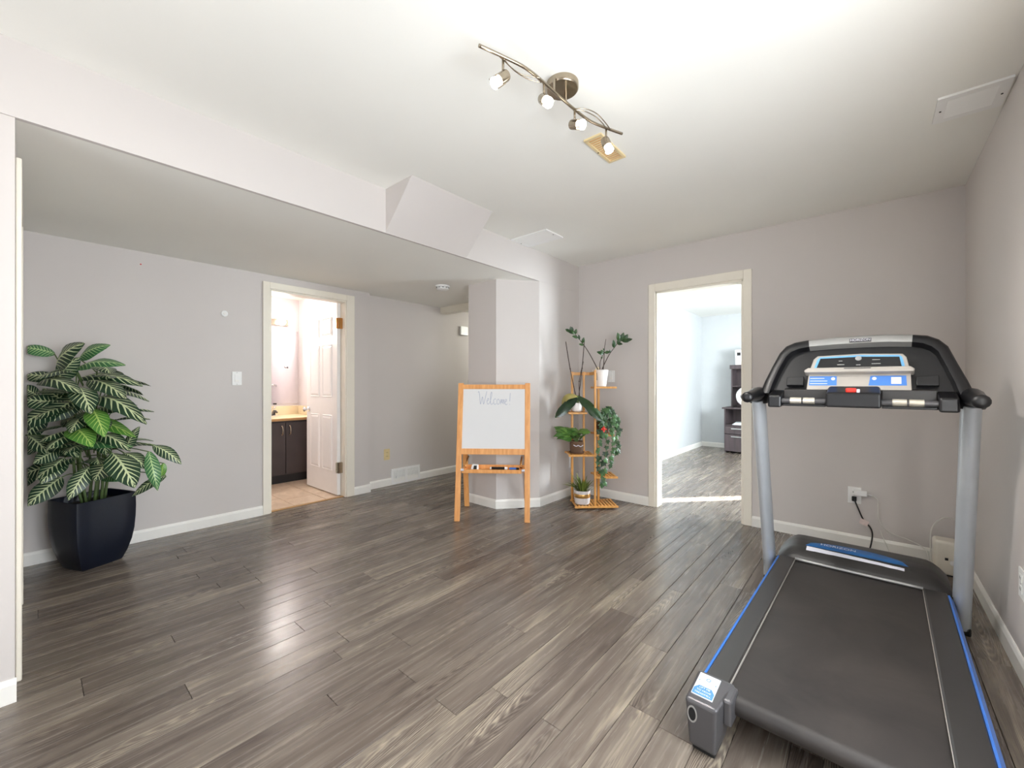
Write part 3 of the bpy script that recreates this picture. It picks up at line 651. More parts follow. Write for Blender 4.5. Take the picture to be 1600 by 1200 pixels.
# ---------------------------------------------------------------- tall zebra plant in navy planter
PC = V((-3.855, .282, 0))
zp = root('potted_zebra_plant', PC, 'tall zebra striped plant in a square navy planter against the alcove wall', 'potted plant')
e1 = V((.205, -.089, 0)); e2 = V((.07, .20, 0))
def sq(k, z, rnd=.0):
    out = []
    cs = [e1*k, e2*k*1.02, e1*-k, e2*-k*1.02]
    for i in range(4):
        p, q = cs[i], cs[(i+1) % 4]
        for s in (0, .06, .25, .5, .75, .94):
            m = p.lerp(q, s); bul = 1+.03*math.sin(math.pi*s)
            if s == 0: bul = .975
            out.append(PC+m*bul+UP*z)
    return out
prof = [(.66,0),(.70,.014),(.80,.06),(.905,.13),(.965,.20),(.995,.28),(1.005,.35),(1.0,.40),(1.0,.437),(.985,.440),(.955,.437),(.945,.39),(.93,.385)]
obj('planter', MB().ringpath(None, [sq(k, z) for k, z in prof]), M['navy'], zp, smooth=35)
obj('soil', MB().ringpath(None, [sq(.94, .38), sq(.935, .392), sq(.3, .40)]), M['soil'], zp, smooth=True)
DZP = 2.72
rz = random.Random(11)
stalks = []
for k in range(9):
    a = 2*math.pi*k/9; bp = PC+V((.05*math.cos(a), .05*math.sin(a), .39)); top = PC+V((.09*math.cos(a), .09*math.sin(a), .80+.45*rz.random()))
    obj('stem', MB().tube(smoothpts([bp, (bp+top)/2+V((rz.uniform(-.02,.02), rz.uniform(-.02,.02), 0)), top], 3), [.009, .0085, .008, .0075, .007, .0065, .006], 7), M['stem'], zp, smooth=True)
    stalks.append((bp, top))
LV = [ # base px, tip px, width m, depth offsets base/tip, material
 (85,553,34,545,.075,0,-.05,'zebra2'),(88,573,127,540,.12,-.06,-.10,'zebra'),(123,560,167,541,.085,0,.02,'zebra2'),(120,575,188,571,.085,-.05,-.06,'zebra2'),(92,592,121,562,.10,-.08,-.04,'zebra'),
 (125,590,213,602,.085,0,.02,'zebra'),(140,594,191,620,.10,-.07,-.14,'zebra'),(92,592,37,588,.08,-.02,-.08,'zebra'),(62,597,122,614,.09,-.14,-.24,'zebra'),(122,604,140,642,.10,-.16,-.27,'zebra'),
 (146,621,220,658,.10,-.08,-.18,'zebra'),(92,631,34,626,.09,-.12,-.20,'zebra'),(97,637,34,667,.10,-.14,-.26,'zebra'),(143,638,161,678,.085,-.18,-.26,'zebra3'),(128,655,203,680,.08,-.06,-.12,'zebra3'),
 (112,668,141,695,.10,-.2,-.28,'zebra3'),(40,680,72,706,.09,-.14,-.22,'zebra'),(148,680,198,702,.08,-.1,-.18,'zebra'),(118,698,198,698,.075,-.14,-.17,'zebra2'),(198,702,216,670,.055,-.05,-.05,'zebra'),
 (240,696,279,722,.065,-.05,-.02,'zebra'),(233,706,245,760,.06,-.08,-.10,'zebra2'),(256,724,252,745,.035,-.05,-.05,'zebra3'),(259,743,212,772,.055,-.05,-.08,'zebra'),(176,708,207,756,.12,-.18,-.27,'zebra'),
 (172,716,150,748,.10,-.12,-.18,'zebra'),(194,708,226,730,.075,-.08,-.1,'zebra'),(139,730,110,776,.075,-.16,-.26,'zebra'),(92,702,56,722,.08,-.15,-.22,'zebra'),(100,716,68,752,.09,-.14,-.26,'zebra'),
 (96,746,48,786,.095,-.12,-.24,'zebra'),(88,726,38,742,.09,-.05,-.12,'zebra'),(160,742,190,750,.07,-.05,-.05,'zebra2'),(70,650,36,690,.09,-.05,-.1,'zebra'),(150,640,196,640,.09,0,-.03,'zebra'),
 (120,620,80,655,.11,-.08,-.18,'zebra'),(110,640,72,610,.1,-.02,-.04,'zebra'),(100,660,150,668,.1,0,-.05,'zebra'),(80,690,118,712,.1,-.1,-.2,'zebra'),(150,700,170,680,.08,0,0,'zebra'),
 (60,620,30,605,.09,.05,.05,'zebra'),(60,700,25,690,.1,0,0,'zebra'),(60,730,28,760,.09,-.05,-.1,'zebra')]
for bx_, by_, tx_, ty_, w, db, dt, mm in LV:
    B, T = at(bx_, by_, DZP+db), at(tx_, ty_, DZP+dt)
    for q in (B, T): q.x = max(q.x, XP+.03)
    hint = (EYEP-B).normalized()*.9+UP*.75+RT*rz.uniform(-.25,.25)
    T = T+(T-B)*.12; w *= 1.28
    lf = obj('leaf', keep(leaf_mb(B, T, w, hint, .10+rz.random()*.06, .3, curl=.15), XP+.02, YN+.03), M[mm], zp, smooth=True)
    st = min(stalks, key=lambda s: (s[1]-B).length); j = st[0].lerp(st[1], min(1, max(.1, (B.z-st[0].z)/(st[1].z-st[0].z))))
    obj('leaf_stalk', MB().tube(smoothpts([j, (j+B)/2+UP*.015, B], 3), .0032, 6), M['stem'], lf, smooth=True)
for k in range(52):      # the inner and rear foliage
    a = rz.uniform(0, 2*math.pi); z = rz.uniform(.62, 1.28); j = PC+V((.05*math.cos(a), .05*math.sin(a), z))
    r = .13+.12*math.sin(math.pi*(z-.45)/.95); L = rz.uniform(.16, .22)
    B = PC+V((r*.55*math.cos(a), r*.55*math.sin(a), z+.03)); T = B+V((math.cos(a)*L, math.sin(a)*L, rz.uniform(-.10, .01)))
    for q in (B, T): q.x = max(q.x, XP+.03); q.y = max(q.y, YN+.06)
    if (T-B).length < .1: continue
    lf = obj('leaf', keep(leaf_mb(B, T, rz.uniform(.095, .125), UP+V((math.cos(a),math.sin(a),0))*.25, .1, .3, curl=.12), XP+.02, YN+.03), M['zebra'], zp, smooth=True)
    obj('leaf_stalk', MB().tube([j-UP*.06, (j+B)/2, B], .003, 5), M['stem'], lf, smooth=True)

# ---------------------------------------------------------------- whiteboard easel
EL = V((-2.662, 2.379, 0)); ER = V((-2.186, 2.742, 0)); ED = (ER-EL).normalized(); EN = V((-ED.y, ED.x, 0)); EW = (ER-EL).length
LEAN = .20/1.175
ez = root('easel', (EL+ER)/2+EN*.2, 'honey pine A-frame easel holding a whiteboard in front of the pillar', 'easel')
def E(a, z, n=0): return EL+ED*a+EN*(n+LEAN*z)+UP*z
def ebox(a0, a1, z0, z1, n0, n1):
    return MB().hexa([E(a0,z0,n0),E(a1,z0,n0),E(a1,z0,n1),E(a0,z0,n1),E(a0,z1,n0),E(a1,z1,n0),E(a1,z1,n1),E(a0,z1,n1)])
lw_ = .046
for a0 in (-lw_/2, EW-lw_/2): obj('front_leg', ebox(a0, a0+lw_, 0, 1.178, 0, .026), M['pine'], ez, bevel=.003)
def EB(a, z, n=0): return EL+ED*a+EN*(n+.44-z*(.44-.225)/1.15)+UP*z
for a0 in (-lw_/2+.012, EW-lw_/2-.012):
    obj('rear_leg', MB().hexa([EB(a0,0),EB(a0+lw_,0),EB(a0+lw_,0,.026),EB(a0,0,.026),EB(a0,1.15),EB(a0+lw_,1.15),EB(a0+lw_,1.15,.026),EB(a0,1.15,.026)]), M['pine'], ez, bevel=.003)
obj('top_rail', ebox(lw_/2, EW-lw_/2, 1.125, 1.165, .002, .024), M['pine'], ez, bevel=.002)
obj('lower_rail', ebox(lw_/2, EW-lw_/2, .555, .605, .002, .024), M['pine'], ez, bevel=.002)
obj('rear_rail', MB().hexa([EB(.02,.60,.002),EB(EW-.02,.60,.002),EB(EW-.02,.60,.02),EB(.02,.60,.02),EB(.02,.64,.002),EB(EW-.02,.64,.002),EB(EW-.02,.64,.02),EB(.02,.64,.02)]), M['pine'], ez, bevel=.002)
wbd = obj('whiteboard', ebox(lw_/2, EW-lw_/2, .603, 1.127, .008, .016), M['board'], ez)
# tray: two long bars, floor and end dowels
tz = .425
def TB(a, z, n): return EL+ED*a+EN*(n+LEAN*tz)+UP*z
def tbox(a0, a1, z0, z1, n0, n1): return MB().hexa([TB(a0,z0,n0),TB(a1,z0,n0),TB(a1,z0,n1),TB(a0,z0,n1),TB(a0,z1,n0),TB(a1,z1,n0),TB(a1,z1,n1),TB(a0,z1,n1)])
tr = obj('tray', tbox(.035, EW-.035, .412, .418, .005, .115), M['pine'], ez)
obj('tray_bar', tbox(.03, EW-.05, .398, .430, -.006, .008), M['pine'], tr, bevel=.002); obj('tray_bar', tbox(.03, EW-.03, .405, .450, .11, .124), M['pine'], tr, bevel=.002)
for a0 in (.03, EW-.045): obj('tray_end', tbox(a0, a0+.014, .405, .435, .005, .115), M['pine'], tr, bevel=.002)
for a0 in (.022, EW-.048): obj('tray_dowel', MB().cyl(TB(a0,.425,.0), TB(a0+.026,.425,.0), .011, n=12), M['labelwhite'], tr)
for a0 in (.045, EW-.06): obj('hinge_arm', MB().tube([TB(a0,.43,.10), TB(a0,.475,.16), TB(a0+.005,.50,.24)], .009, 8), M['brass'], ez, smooth=True)
# faded handwriting
def hand(strokes, a_at, z_at, s):
    m = MB()
    for st in strokes:
        P = smoothpts([(x, y, 0) for x, y in st], 4)
        pts = [E(a_at+p.x*s, z_at+p.y*s, .0072) for p in P]
        for i in range(len(pts)-1):
            d = (pts[i+1]-pts[i]); 
            if d.length < 1e-6: continue
            nn = (-EN+UP*LEAN).normalized(); sd2 = d.normalized().cross(nn)*.0018
            m.add([pts[i]-sd2, pts[i]+sd2, pts[i+1]+sd2, pts[i+1]-sd2], [(0,1,2,3)])
    return m
WEL = [[(0,2.0),(.15,2.15),(.3,1.4),(.45,.1),(.75,1.3),(.95,.1),(1.3,1.5),(1.45,2.2)],
 [(1.5,.6),(1.75,.75),(1.8,1.0),(1.6,1.0),(1.5,.5),(1.65,.1),(1.95,.3)],
 [(1.95,.3),(2.25,1.4),(2.25,2.1),(2.08,1.6),(2.1,.3),(2.3,.05),(2.5,.3)],
 [(2.95,.85),(2.8,1.0),(2.6,.7),(2.65,.2),(2.85,.05),(3.05,.25)],
 [(3.4,.95),(3.15,.75),(3.2,.2),(3.45,.1),(3.6,.5),(3.4,.95)],
 [(3.75,.1),(3.8,.9),(3.82,.3),(4.0,.9),(4.08,.2),(4.25,.9),(4.32,.1)],
 [(4.45,.45),(4.7,.6),(4.72,.85),(4.55,.85),(4.45,.4),(4.6,.02),(4.85,.15)],
 [(5.3,1.9),(5.25,.55)], [(5.22,.05),(5.26,.12),(5.24,.04)]]
obj('handwriting', hand(WEL, .155, .985, .0545), M['ink'], wbd, label='faded blue handwritten word Welcome with exclamation mark')
# things on the tray
er = root('board_eraser', TB(.13,.418,.06), 'small white cap eraser on the left half of the easel tray', 'eraser')
obj('body', MB().hexa([TB(.10,.419,.03),TB(.17,.419,.03),TB(.17,.419,.08),TB(.10,.419,.08),TB(.115,.465,.03),TB(.165,.462,.03),TB(.165,.462,.08),TB(.115,.465,.08)]), M['white'], er, bevel=.006)
obj('felt', MB().hexa([TB(.125,.42,.027),TB(.155,.42,.027),TB(.155,.42,.031),TB(.125,.42,.031),TB(.132,.458,.027),TB(.158,.458,.027),TB(.158,.458,.031),TB(.132,.458,.031)]), M['dark'], er)
mk = root('marker', TB(.36,.418,.05), 'black marker with white end lying on the easel tray', 'marker')
obj('barrel', MB().cyl(TB(.285,.4315,.05), TB(.40,.4315,.05), .0125, n=14), M['blackgloss'], mk, smooth=40); obj('cap', MB().cyl(TB(.40,.4315,.05), TB(.425,.4315,.05), .013, n=14), M['white'], mk, smooth=40); obj('tip_cap', MB().cyl(TB(.272,.4315,.05), TB(.285,.4315,.05), .011, n=12), M['white'], mk, smooth=40)
mk2 = root('marker', TB(.46,.418,.06), 'dark blue marker at the right end of the easel tray', 'marker')
obj('barrel', MB().cyl(TB(.44,.4285,.06), TB(.50,.4285,.06), .010, n=14), M['blue'], mk2, smooth=40); obj('cap', MB().cyl(TB(.50,.4285,.06), TB(.525,.4285,.06), .0105, n=14), M['blackgloss'], mk2, smooth=40)

# ---------------------------------------------------------------- bamboo plant stand
SO = V((-1.922, 3.451, 0)); S1 = V((.725, .689, 0)).normalized(); S2 = V((-S1.y, S1.x, 0))
def SP(x, y, z): return SO+S1*x+S2*y+UP*z
def sbox(x0, x1, y0, y1, z0, z1):
    return MB().hexa([SP(x0,y0,z0),SP(x1,y0,z0),SP(x1,y1,z0),SP(x0,y1,z0),SP(x0,y0,z1),SP(x1,y0,z1),SP(x1,y1,z1),SP(x0,y1,z1)])
ps = root('plant_stand', SP(0,.125,0), 'bamboo tiered plant stand in the corner beside the doorway', 'plant stand')
def post(x, y, z0, z1, t=.018): obj('post', sbox(x-t/2, x+t/2, y-t/2, y+t/2, z0, z1), M['bamboo'], ps, bevel=.002)
post(-.012,.02,.02,1.30); post(-.075,.215,.02,1.29); post(-.19,.213,.02,1.29,.021); post(.07,.215,.02,1.12,.022)
obj('top_bar', sbox(-.20, -.01, .208, .222, 1.255, 1.285), M['bamboo'], ps, bevel=.002); obj('top_bar', sbox(-.02, -.004, .02, .215, 1.255, 1.285), M['bamboo'], ps, bevel=.002)
def shelf(x0, x1, y0, y1, z, n, nm='shelf'):
    s = obj(nm, sbox(x0, x1, y0, y0+.016, z-.018, z), M['bamboo'], ps, bevel=.002)
    for k in range(n):
        w = (x1-x0)/n; obj('slat', sbox(x0+w*k+w*.24, x0+w*k+w*.76, y0+.016, y1-.016, z-.012, z), M['bamboo'], s)
    obj('rail', sbox(x0, x1, y1-.016, y1, z-.018, z), M['bamboo'], s, bevel=.002)
shelf(-.205, .205, 0, .25, .032, 13, 'base_shelf'); shelf(-.262, -.018, .0, .225, .512, 8); shelf(-.005, .20, .0, .225, .305, 7); shelf(-.005, .165, .0, .225, .70, 6); shelf(-.262, -.085, .02, .225, .905, 6); shelf(-.005, .195, .02, .225, 1.145, 7)

def pot(parent, c, prof, m, name='pot', n=30): return obj(name, MB().lathe(prof, c, n), m, parent, smooth=40)
# grass in gold banded pot
g = SP(-.115,.105,.0325); gp = root('potted_grass', g, 'grassy plant in a pale pot with a gold band on the stand base', 'potted plant')
pt = pot(gp, g, [(.062,0),(.070,.006),(.076,.05),(.078,.128),(.074,.130),(.071,.126),(.069,.105),(.001,.104)], M['potgrey'])
obj('gold_band', MB().lathe([(.0755,.062),(.0772,.064),(.0788,.098),(.077,.1)], g, 30, caps=False), M['gold'], pt, smooth=True, label='metallic gold band')
obj('soil', MB().lathe([(.070,.106),(.04,.112),(.001,.113)], g, 20), M['soil'], gp, smooth=True)
for k in range(58):
    a = rz.uniform(0, 2*math.pi); r = rz.uniform(.005, .05); sp_ = rz.uniform(.03, .13); h = rz.uniform(.09, .17)
    B = g+V((r*math.cos(a), r*math.sin(a), .108)); T = B+V((sp_*math.cos(a), sp_*math.sin(a), h*(1 if sp_ < .09 else .6)))
    if k < 3: T = B-S1*.20-S2*.02*k+UP*(.075+.01*k)
    obj('blade', leaf_mb(B, T, .013, UP*1.0+V((math.cos(a),math.sin(a),0))*-.6, .10, .2, 5, 2, 'ellipse'), M['grassleaf'], gp, smooth=True)
# wicker basket pothos
g = SP(-.165,.115,.5125); wp = root('potted_pothos', g, 'green leafy plant in a small brown wicker pot on the left middle shelf', 'potted plant')
obj('saucer', MB().lathe([(.066,0),(.074,.012),(.070,.013),(.06,.006)], g, 28), M['terra'], wp, smooth=40)
pot(wp, g+UP*.006, [(.056,0),(.066,.03),(.066,.085),(.060,.108),(.055,.106),(.054,.09),(.001,.088)], M['wicker'])
obj('ornament', MB().tube(smoothpts([g+S1*x-S2*.069+UP*z for x, z in ((-.045,.085),(-.02,.072),(0,.08),(.022,.068),(.045,.082))], 4), .004, 6), M['labelwhite'], wp, smooth=True)
obj('soil', MB().lathe([(.055,.096),(.001,.102)], g, 20), M['soil'], wp, smooth=True)
for k in range(30):
    a = -math.pi*.9*(k % 20)/19+k*.03+rz.uniform(-.15,.15)+(math.pi if k % 4 == 0 else 0)*.5; rr = rz.uniform(.07, .15)
    d = S1*math.cos(a)*-1+S2*math.sin(a)*.55; B = g+d*rr*.7+UP*rz.uniform(.13, .24); T = B+d*rz.uniform(.10,.15)+UP*rz.uniform(-.05,.06)
    if k in (2, 5): T = B-S1*.13+UP*(.02 if k == 2 else -.01); 
    lf = obj('leaf', leaf_mb(B, T, rz.uniform(.065,.085), UP-S2*.8, .12, .3, 6, 4, 'heart'), M['pothos'], wp, smooth=True)
    obj('stalk', MB().tube(smoothpts([g+UP*.10+d*.01, g+d*rr*.3+UP*.15, B], 3), .003, 5), M['stem'], lf, smooth=True)
# orchid
g = SP(-.165,.12,.9055); op = root('potted_orchid', g, 'orchid with long drooping dark leaves and bare stems on the left upper shelf', 'potted plant')
pot(op, g, [(.036,0),(.05,.012),(.054,.05),(.048,.085),(.045,.084),(.001,.07)], M['potwhite'])
top = g+UP*.15+S1*.01
obj('crown', MB().tube([g+UP*.06, top], [.02,.014], 8), M['stem'], op, smooth=True)
for tx, ty, tz2, w, ar, mm in ((-.215,-.09,-.19,.09,.10,'orchidleaf'),(.195,-.165,-.225,.09,.10,'orchidleaf'),(-.22,-.02,-.205,.07,.14,'orchidleaf'),(.165,-.01,-.20,.075,.16,'orchidleaf'),(-.15,.03,-.08,.06,.5,'yellowleaf')):
    T = top+S1*tx+S2*ty+UP*tz2; obj('leaf', leaf_mb(top, T, w, UP*.7-S2*.9+S1*(-.1 if tx > 0 else .1), ar, .35, 9, 4, 'strap'), M[mm], op, smooth=True)
for x0, x1, h, nm in ((-.03,-.115,.52,0),(.02,.065,.53,1),(.028,.055,.33,2)):
    P = [top+S1*x0*.4-UP*.03, top+S1*(x0+x1)/2+UP*h*.5, top+S1*x1+UP*h] if nm < 2 else [top+S1*.02, top+S1*.015+UP*.14, top+S1*.055+UP*.33]
    obj('flower_stem', MB().tube(smoothpts(P, 5), .0042 if nm < 2 else .0034, 7).ball(V(P[1]), .007, 8, 6), M['stick'], op, smooth=True)
# zamia plant in white pot
g = SP(.062,.115,1.1455); za = root('potted_zamia', g, 'sparse zamia plant in a round white pot on the top right shelf', 'potted plant')
pot(za, g, [(.052,0),(.057,.004),(.077,.150),(.078,.158),(.073,.159),(.070,.150),(.068,.135),(.001,.133)], M['potwhite'])
obj('printed_motif', MB().grid(lambda u, v: g+UP*(.06+.07*v)+(S1*math.sin(-.75+.28*(u-.5))-S2*math.cos(-.75+.28*(u-.5)))*(.0568+.0205*(.06+.07*v)/.15+.0045), 4, 2), M['consgrey'], za, smooth=True)
obj('soil', MB().lathe([(.068,.137),(.001,.143)], g, 20), M['soil'], za, smooth=True)
obj('white_bloom', MB().ball(g+UP*.165-S1*.02+S2*.02, .022, 12, 8, 1.2), M['counter'], za, smooth=True)
def zstem(pts, leaves):
    P = smoothpts([g+S1*x+S2*y+UP*z for x, y, z in pts], 5); s = obj('stem', MB().tube(P, [.0048-.0026*i/len(P) for i in range(len(P))], 7), M['stick'], za, smooth=True)
    for f, sx, sz, L in leaves:
        B = P[int(f*(len(P)-1))]; T = B+S1*sx*L+UP*sz*L-S2*.25*L; obj('leaf', leaf_mb(B, T, L*.55, -S2+UP*.4, .1, .25, 6, 4), M['leafdark'], s, smooth=True)
zstem([(-.005,0,.13),(-.055,-.01,.22),(-.125,-.02,.34),(-.19,-.02,.43),(-.26,-.02,.51),(-.30,-.02,.53)],
      [(.55,-1,.1,.05),(.56,.2,1,.055),(.66,-.3,1,.045),(.68,-1,.2,.06),(.76,-.8,.6,.055),(.78,.2,1,.05),(.83,-1,.1,.055),(.85,-.2,1,.05),(.91,-1,.1,.06),(.92,-.1,1,.045),(.97,-1,.3,.05)])
zstem([(.005,0,.13),(.035,-.01,.21),(.085,-.02,.31),(.13,-.02,.37),(.18,-.02,.43),(.24,-.02,.44)],
      [(.45,-.4,.9,.03),(.62,-.2,1,.075),(.72,.5,.8,.06),(.74,.9,-.1,.055),(.82,-.3,1,.085),(.86,.3,1,.08),(.9,1,-.2,.06),(.95,.5,.8,.075),(.98,1,.2,.07)])
zstem([(0,0,.13),(.0,.01,.22),(.02,0,.29),(.045,0,.33)], [(.55,.3,.9,.03),(.85,-1,.3,.07),(.95,.9,.1,.06),(.9,-.6,.5,.06)])
zstem([(.035,.03,.13),(.045,.03,.25),(.05,.03,.37),(.065,.03,.46)], [(.6,-.5,.7,.03)])
# trailing ivy
g = SP(.082,.11,.7005); iv = root('potted_ivy', g, 'trailing ivy with a small red flower on the right middle shelf', 'potted plant')
pot(iv, g, [(.048,0),(.052,.004),(.064,.105),(.066,.112),(.060,.112),(.058,.1),(.001,.098)], M['terra'])
obj('soil', MB().lathe([(.058,.1),(.001,.106)], g, 18), M['soil'], iv, smooth=True)
IVO = [(0,0),(.18,-.06),(.46,-.10),(.38,.16),(.62,.42),(.34,.44),(.22,.62),(0,1.0)]
IVO = IVO+[(-x, y) for x, y in IVO[-2:0:-1]]
def ivy_leaf(p, down, nrm, s, parent):
    down = V(down).normalized(); nrm = V(nrm).normalized(); side = down.cross(nrm).normalized(); nrm = side.cross(down).normalized()
    c = p+down*s*.38
    m = MB(); vs = [c+nrm*s*.10]+[p+side*x*s+down*y*s-nrm*(abs(x)**1.5*s*.18) for x, y in IVO]; n_ = len(IVO)
    m.add(vs, [(0, 1+i, 1+(i+1) % n_) for i in range(n_)]); obj('leaf', m, M['ivy'], parent, smooth=True)
strands = [[(-.03,-.05,.11),(-.055,-.10,.06),(-.06,-.12,-.05),(-.065,-.12,-.2),(-.055,-.12,-.33)],[(-.01,-.06,.12),(-.01,-.12,.10),(.0,-.14,-.05),(-.01,-.14,-.22),(-.02,-.13,-.40),(-.03,-.13,-.45)],
 [(.03,-.05,.12),(.05,-.11,.11),(.06,-.13,0),(.055,-.13,-.15),(.04,-.12,-.28)],[(.05,-.02,.12),(.10,-.06,.12),(.115,-.08,.0),(.115,-.08,-.10),(.12,-.08,-.17)],[(0,0,.12),(.03,-.03,.20),(.08,-.05,.21),(.12,-.06,.15),(.15,-.06,.05)],
 [(-.02,0,.12),(-.0,-.05,.2),(.01,-.09,.24),(.05,-.11,.2),(.09,-.12,.1)],[(-.03,-.02,.11),(-.05,-.06,.17),(-.04,-.1,.18),(-.02,-.13,.1),(-.02,-.14,0)],[(.02,.03,.12),(.05,.02,.23),(.07,-.02,.25),(.1,-.05,.18)]]
for st in strands:
    P = smoothpts([g+S1*x+S2*y+UP*z for x, y, z in st], 6); s = obj('vine', MB().tube(P, .0022, 5), M['stem'], iv, smooth=True)
    i = 3
    while i < len(P):
        p = P[i]; ivy_leaf(p+V((rz.uniform(-.015,.015), rz.uniform(-.015,.015), 0)), -UP+S1*rz.uniform(-.8,.8)-S2*rz.uniform(0,.4), -S2+S1*rz.uniform(-.5,.5)+UP*rz.uniform(.1,.7), rz.uniform(.042,.064), s); i += rz.choice((1, 2, 2))
fl_ = obj('red_flower', MB().ball(g+S1*-.032-S2*.16+UP*.055, .014, 10, 6, 1.5), M['red'], iv, smooth=True, label='small red flower')
for k in range(4):
    a = k*1.57; B = g+S1*-.032-S2*.165+UP*.055; obj('petal', leaf_mb(B, B+S1*math.cos(a)*.028+UP*math.sin(a)*.03-S2*.008, .018, -S2, .1, .2, 4, 2), M['red'], fl_, smooth=True)

# ---------------------------------------------------------------- treadmill (frame: x across, y along towards the wall)
TA = math.radians(-1.3); TO = (-.12, 2.15)
tco, tsi = math.cos(TA), math.sin(TA)
tm = root('treadmill', (tco*TO[0]-tsi*TO[1], tsi*TO[0]+tco*TO[1], 0), 'grey and black folding treadmill with blue side stripes', 'treadmill', rotz=TA)
def sh(mb):
    mb.v = [V((p.x-TO[0], p.y-TO[1], p.z)) for p in mb.v]; return mb
def tp(name, mb, m, parent=None, **k): return obj(name, sh(mb), M[m], None if parent is None else parent, local=True, **k)
def tmo(name, mb, m, parent=None, **k):
    """a treadmill part; sub-parts re-based on their part"""
    sh(mb)
    if parent is None: return obj(name, mb, M[m], tm, local=True, **k)
    off = parent.location
    mb.v = [p-off for p in mb.v]; return obj(name, mb, M[m], parent, local=True, **k)
# running belt wraps a rear roller
pr = [(2.90,.168),(1.485,.168)]+[(1.485-.032*math.sin(t*math.pi/8), .136+.032*math.cos(t*math.pi/8)) for t in range(1, 8)]+[(1.485,.104),(2.90,.104)]
tmo('running_belt', MB().ex([(-.384, v, z) for v, z in pr], (.518, 0, 0)), 'belt', smooth=35)
tmo('deck_frame', MB().bx(-.455, -.386, 1.50, 3.15, .06, .150).bx(.138, .215, 1.50, 3.15, .06, .150).bx(-.45, .21, 2.70, 2.78, .05, .10), 'black', bevel=.006)
for s, ua, ub, uc in ((-1, -.384, -.459, -.480), (1, .134, .217, .238)):
    prf = [(ua, .150), (ua, .176), (ua+.006*s, .180), (ub-.004*s, .180), (ub, .174), (ub, .150)]
    tmo('side_rail', MB().ex([(u, 1.50, z) for u, z in prf], (0, 1.335, 0)), 'charcoal', smooth=30)
    prb = [(ub, .180-.004), (ub, .12), (uc, .115), (uc, .150), (ub+.006*s, .178)]
    tmo('blue_stripe', MB().ex([(u, 1.505, z) for u, z in prb], (0, 1.32, 0)), 'blue', label='blue side stripe')
    tmo('rail_edge_seam', MB().bx(min(ua, ua-.0016*s), max(ua, ua-.0016*s), 1.50, 2.83, .168, .1775), 'consgrey')
    # rear foot cap
    A, B_ = (uc-.002 if s < 0 else ua-.020), (ua+.020 if s < 0 else uc+.002)
    P8 = [(A+.012 if s < 0 else A+.026,1.370,.018),(B_-.026 if s < 0 else B_-.012,1.370,.018),(B_-.026 if s < 0 else B_-.012,1.480,.018),(A+.012 if s < 0 else A+.026,1.480,.018),(A,1.366,.165),(B_,1.366,.165),(B_,1.505,.186),(A,1.505,.186)]
    P8[5] = (B_-(.022 if s < 0 else 0), 1.366, .165); P8[4] = (A+(.022 if s > 0 else 0), 1.366, .165)
    ft = tmo('rear_foot_cap', MB().hexa(P8), 'gunmetal', bevel=.010, seg=3)
    cx = (P8[4][0]+P8[5][0])/2 - .012*(-s)
    def oval(r, k, y): return [V((cx-.012+r*math.cos(t*math.pi/10), y, .122+r*k*math.sin(t*math.pi/10))) for t in range(20)]
    tmo('vent_rim', MB().ringpath(None, [oval(.015, 1.75, 1.374), oval(.015, 1.75, 1.3645), oval(.0115, 1.85, 1.3645), oval(.0115, 1.85, 1.368)]), 'silver', ft)
    tmo('vent_hole', MB().ex(oval(.0113, 1.85, 1.3655), (0, .004, 0)), 'rubber', ft)
    tmo('roller_collar', MB().bx(ua-(.0 if s < 0 else .028), ua+(.028 if s < 0 else 0), 1.415, 1.50, .098, .180), 'gunmetal', ft, bevel=.008)
    tmo('rubber_foot', MB().bx(P8[0][0]+.006, P8[1][0]-.006, 1.385, 1.465, 0, .022), 'rubber', ft, bevel=.004)
    if s < 0:   # the instruction sticker on the near cap
        q0, q1 = V((A+.012, 1.392, .1705)), V((A+.076, 1.392, .1705)); up_ = V((0, .096, .0145)); nz = V((0, -.15, .99))
        def SK(a, b, h=.0012): return q0.lerp(q1, a)+up_*b+nz*h
        stk = tmo('sticker', MB().ex([SK(0,0,-.002), SK(1,0,-.002), SK(1,1,-.002), SK(0,1,-.002)], nz*.0035), 'labelwhite')
        tmo('sticker_panel', MB().ex([SK(.02,.02,.0016), SK(.98,.02,.0016), SK(.98,.28,.0016), SK(.80,.44,.0016), SK(.20,.44,.0016), SK(.02,.28,.0016)], nz*.0004), 'labelblue', stk)
        tx = MB()
        for body, zz, sz in (('LIFT ME', .36, .0098), ('TO MOVE', .235, .0098), ('TREADMILL', .11, .0098)):
            vs, fs = ctext(body, sz); tx.add([SK(.5+x/.064, zz+y/.097, .0024) for x, y, z in vs], fs)
        tmo('sticker_text', tx, 'labelwhite', stk)
        tmo('sticker_arrows', MB().ex([SK(.06,.66,.0018), SK(.13,.62,.0018), SK(.13,.70,.0018)], nz*.0004).ex([SK(.94,.66,.0018), SK(.87,.70,.0018), SK(.87,.62,.0018)], nz*.0004).lathe([(.007,0),(.007,.0004),(.0045,.0004),(.0045,0)], SK(.5,.78,.0018), 18, nz, caps=False), 'labelblue', stk)
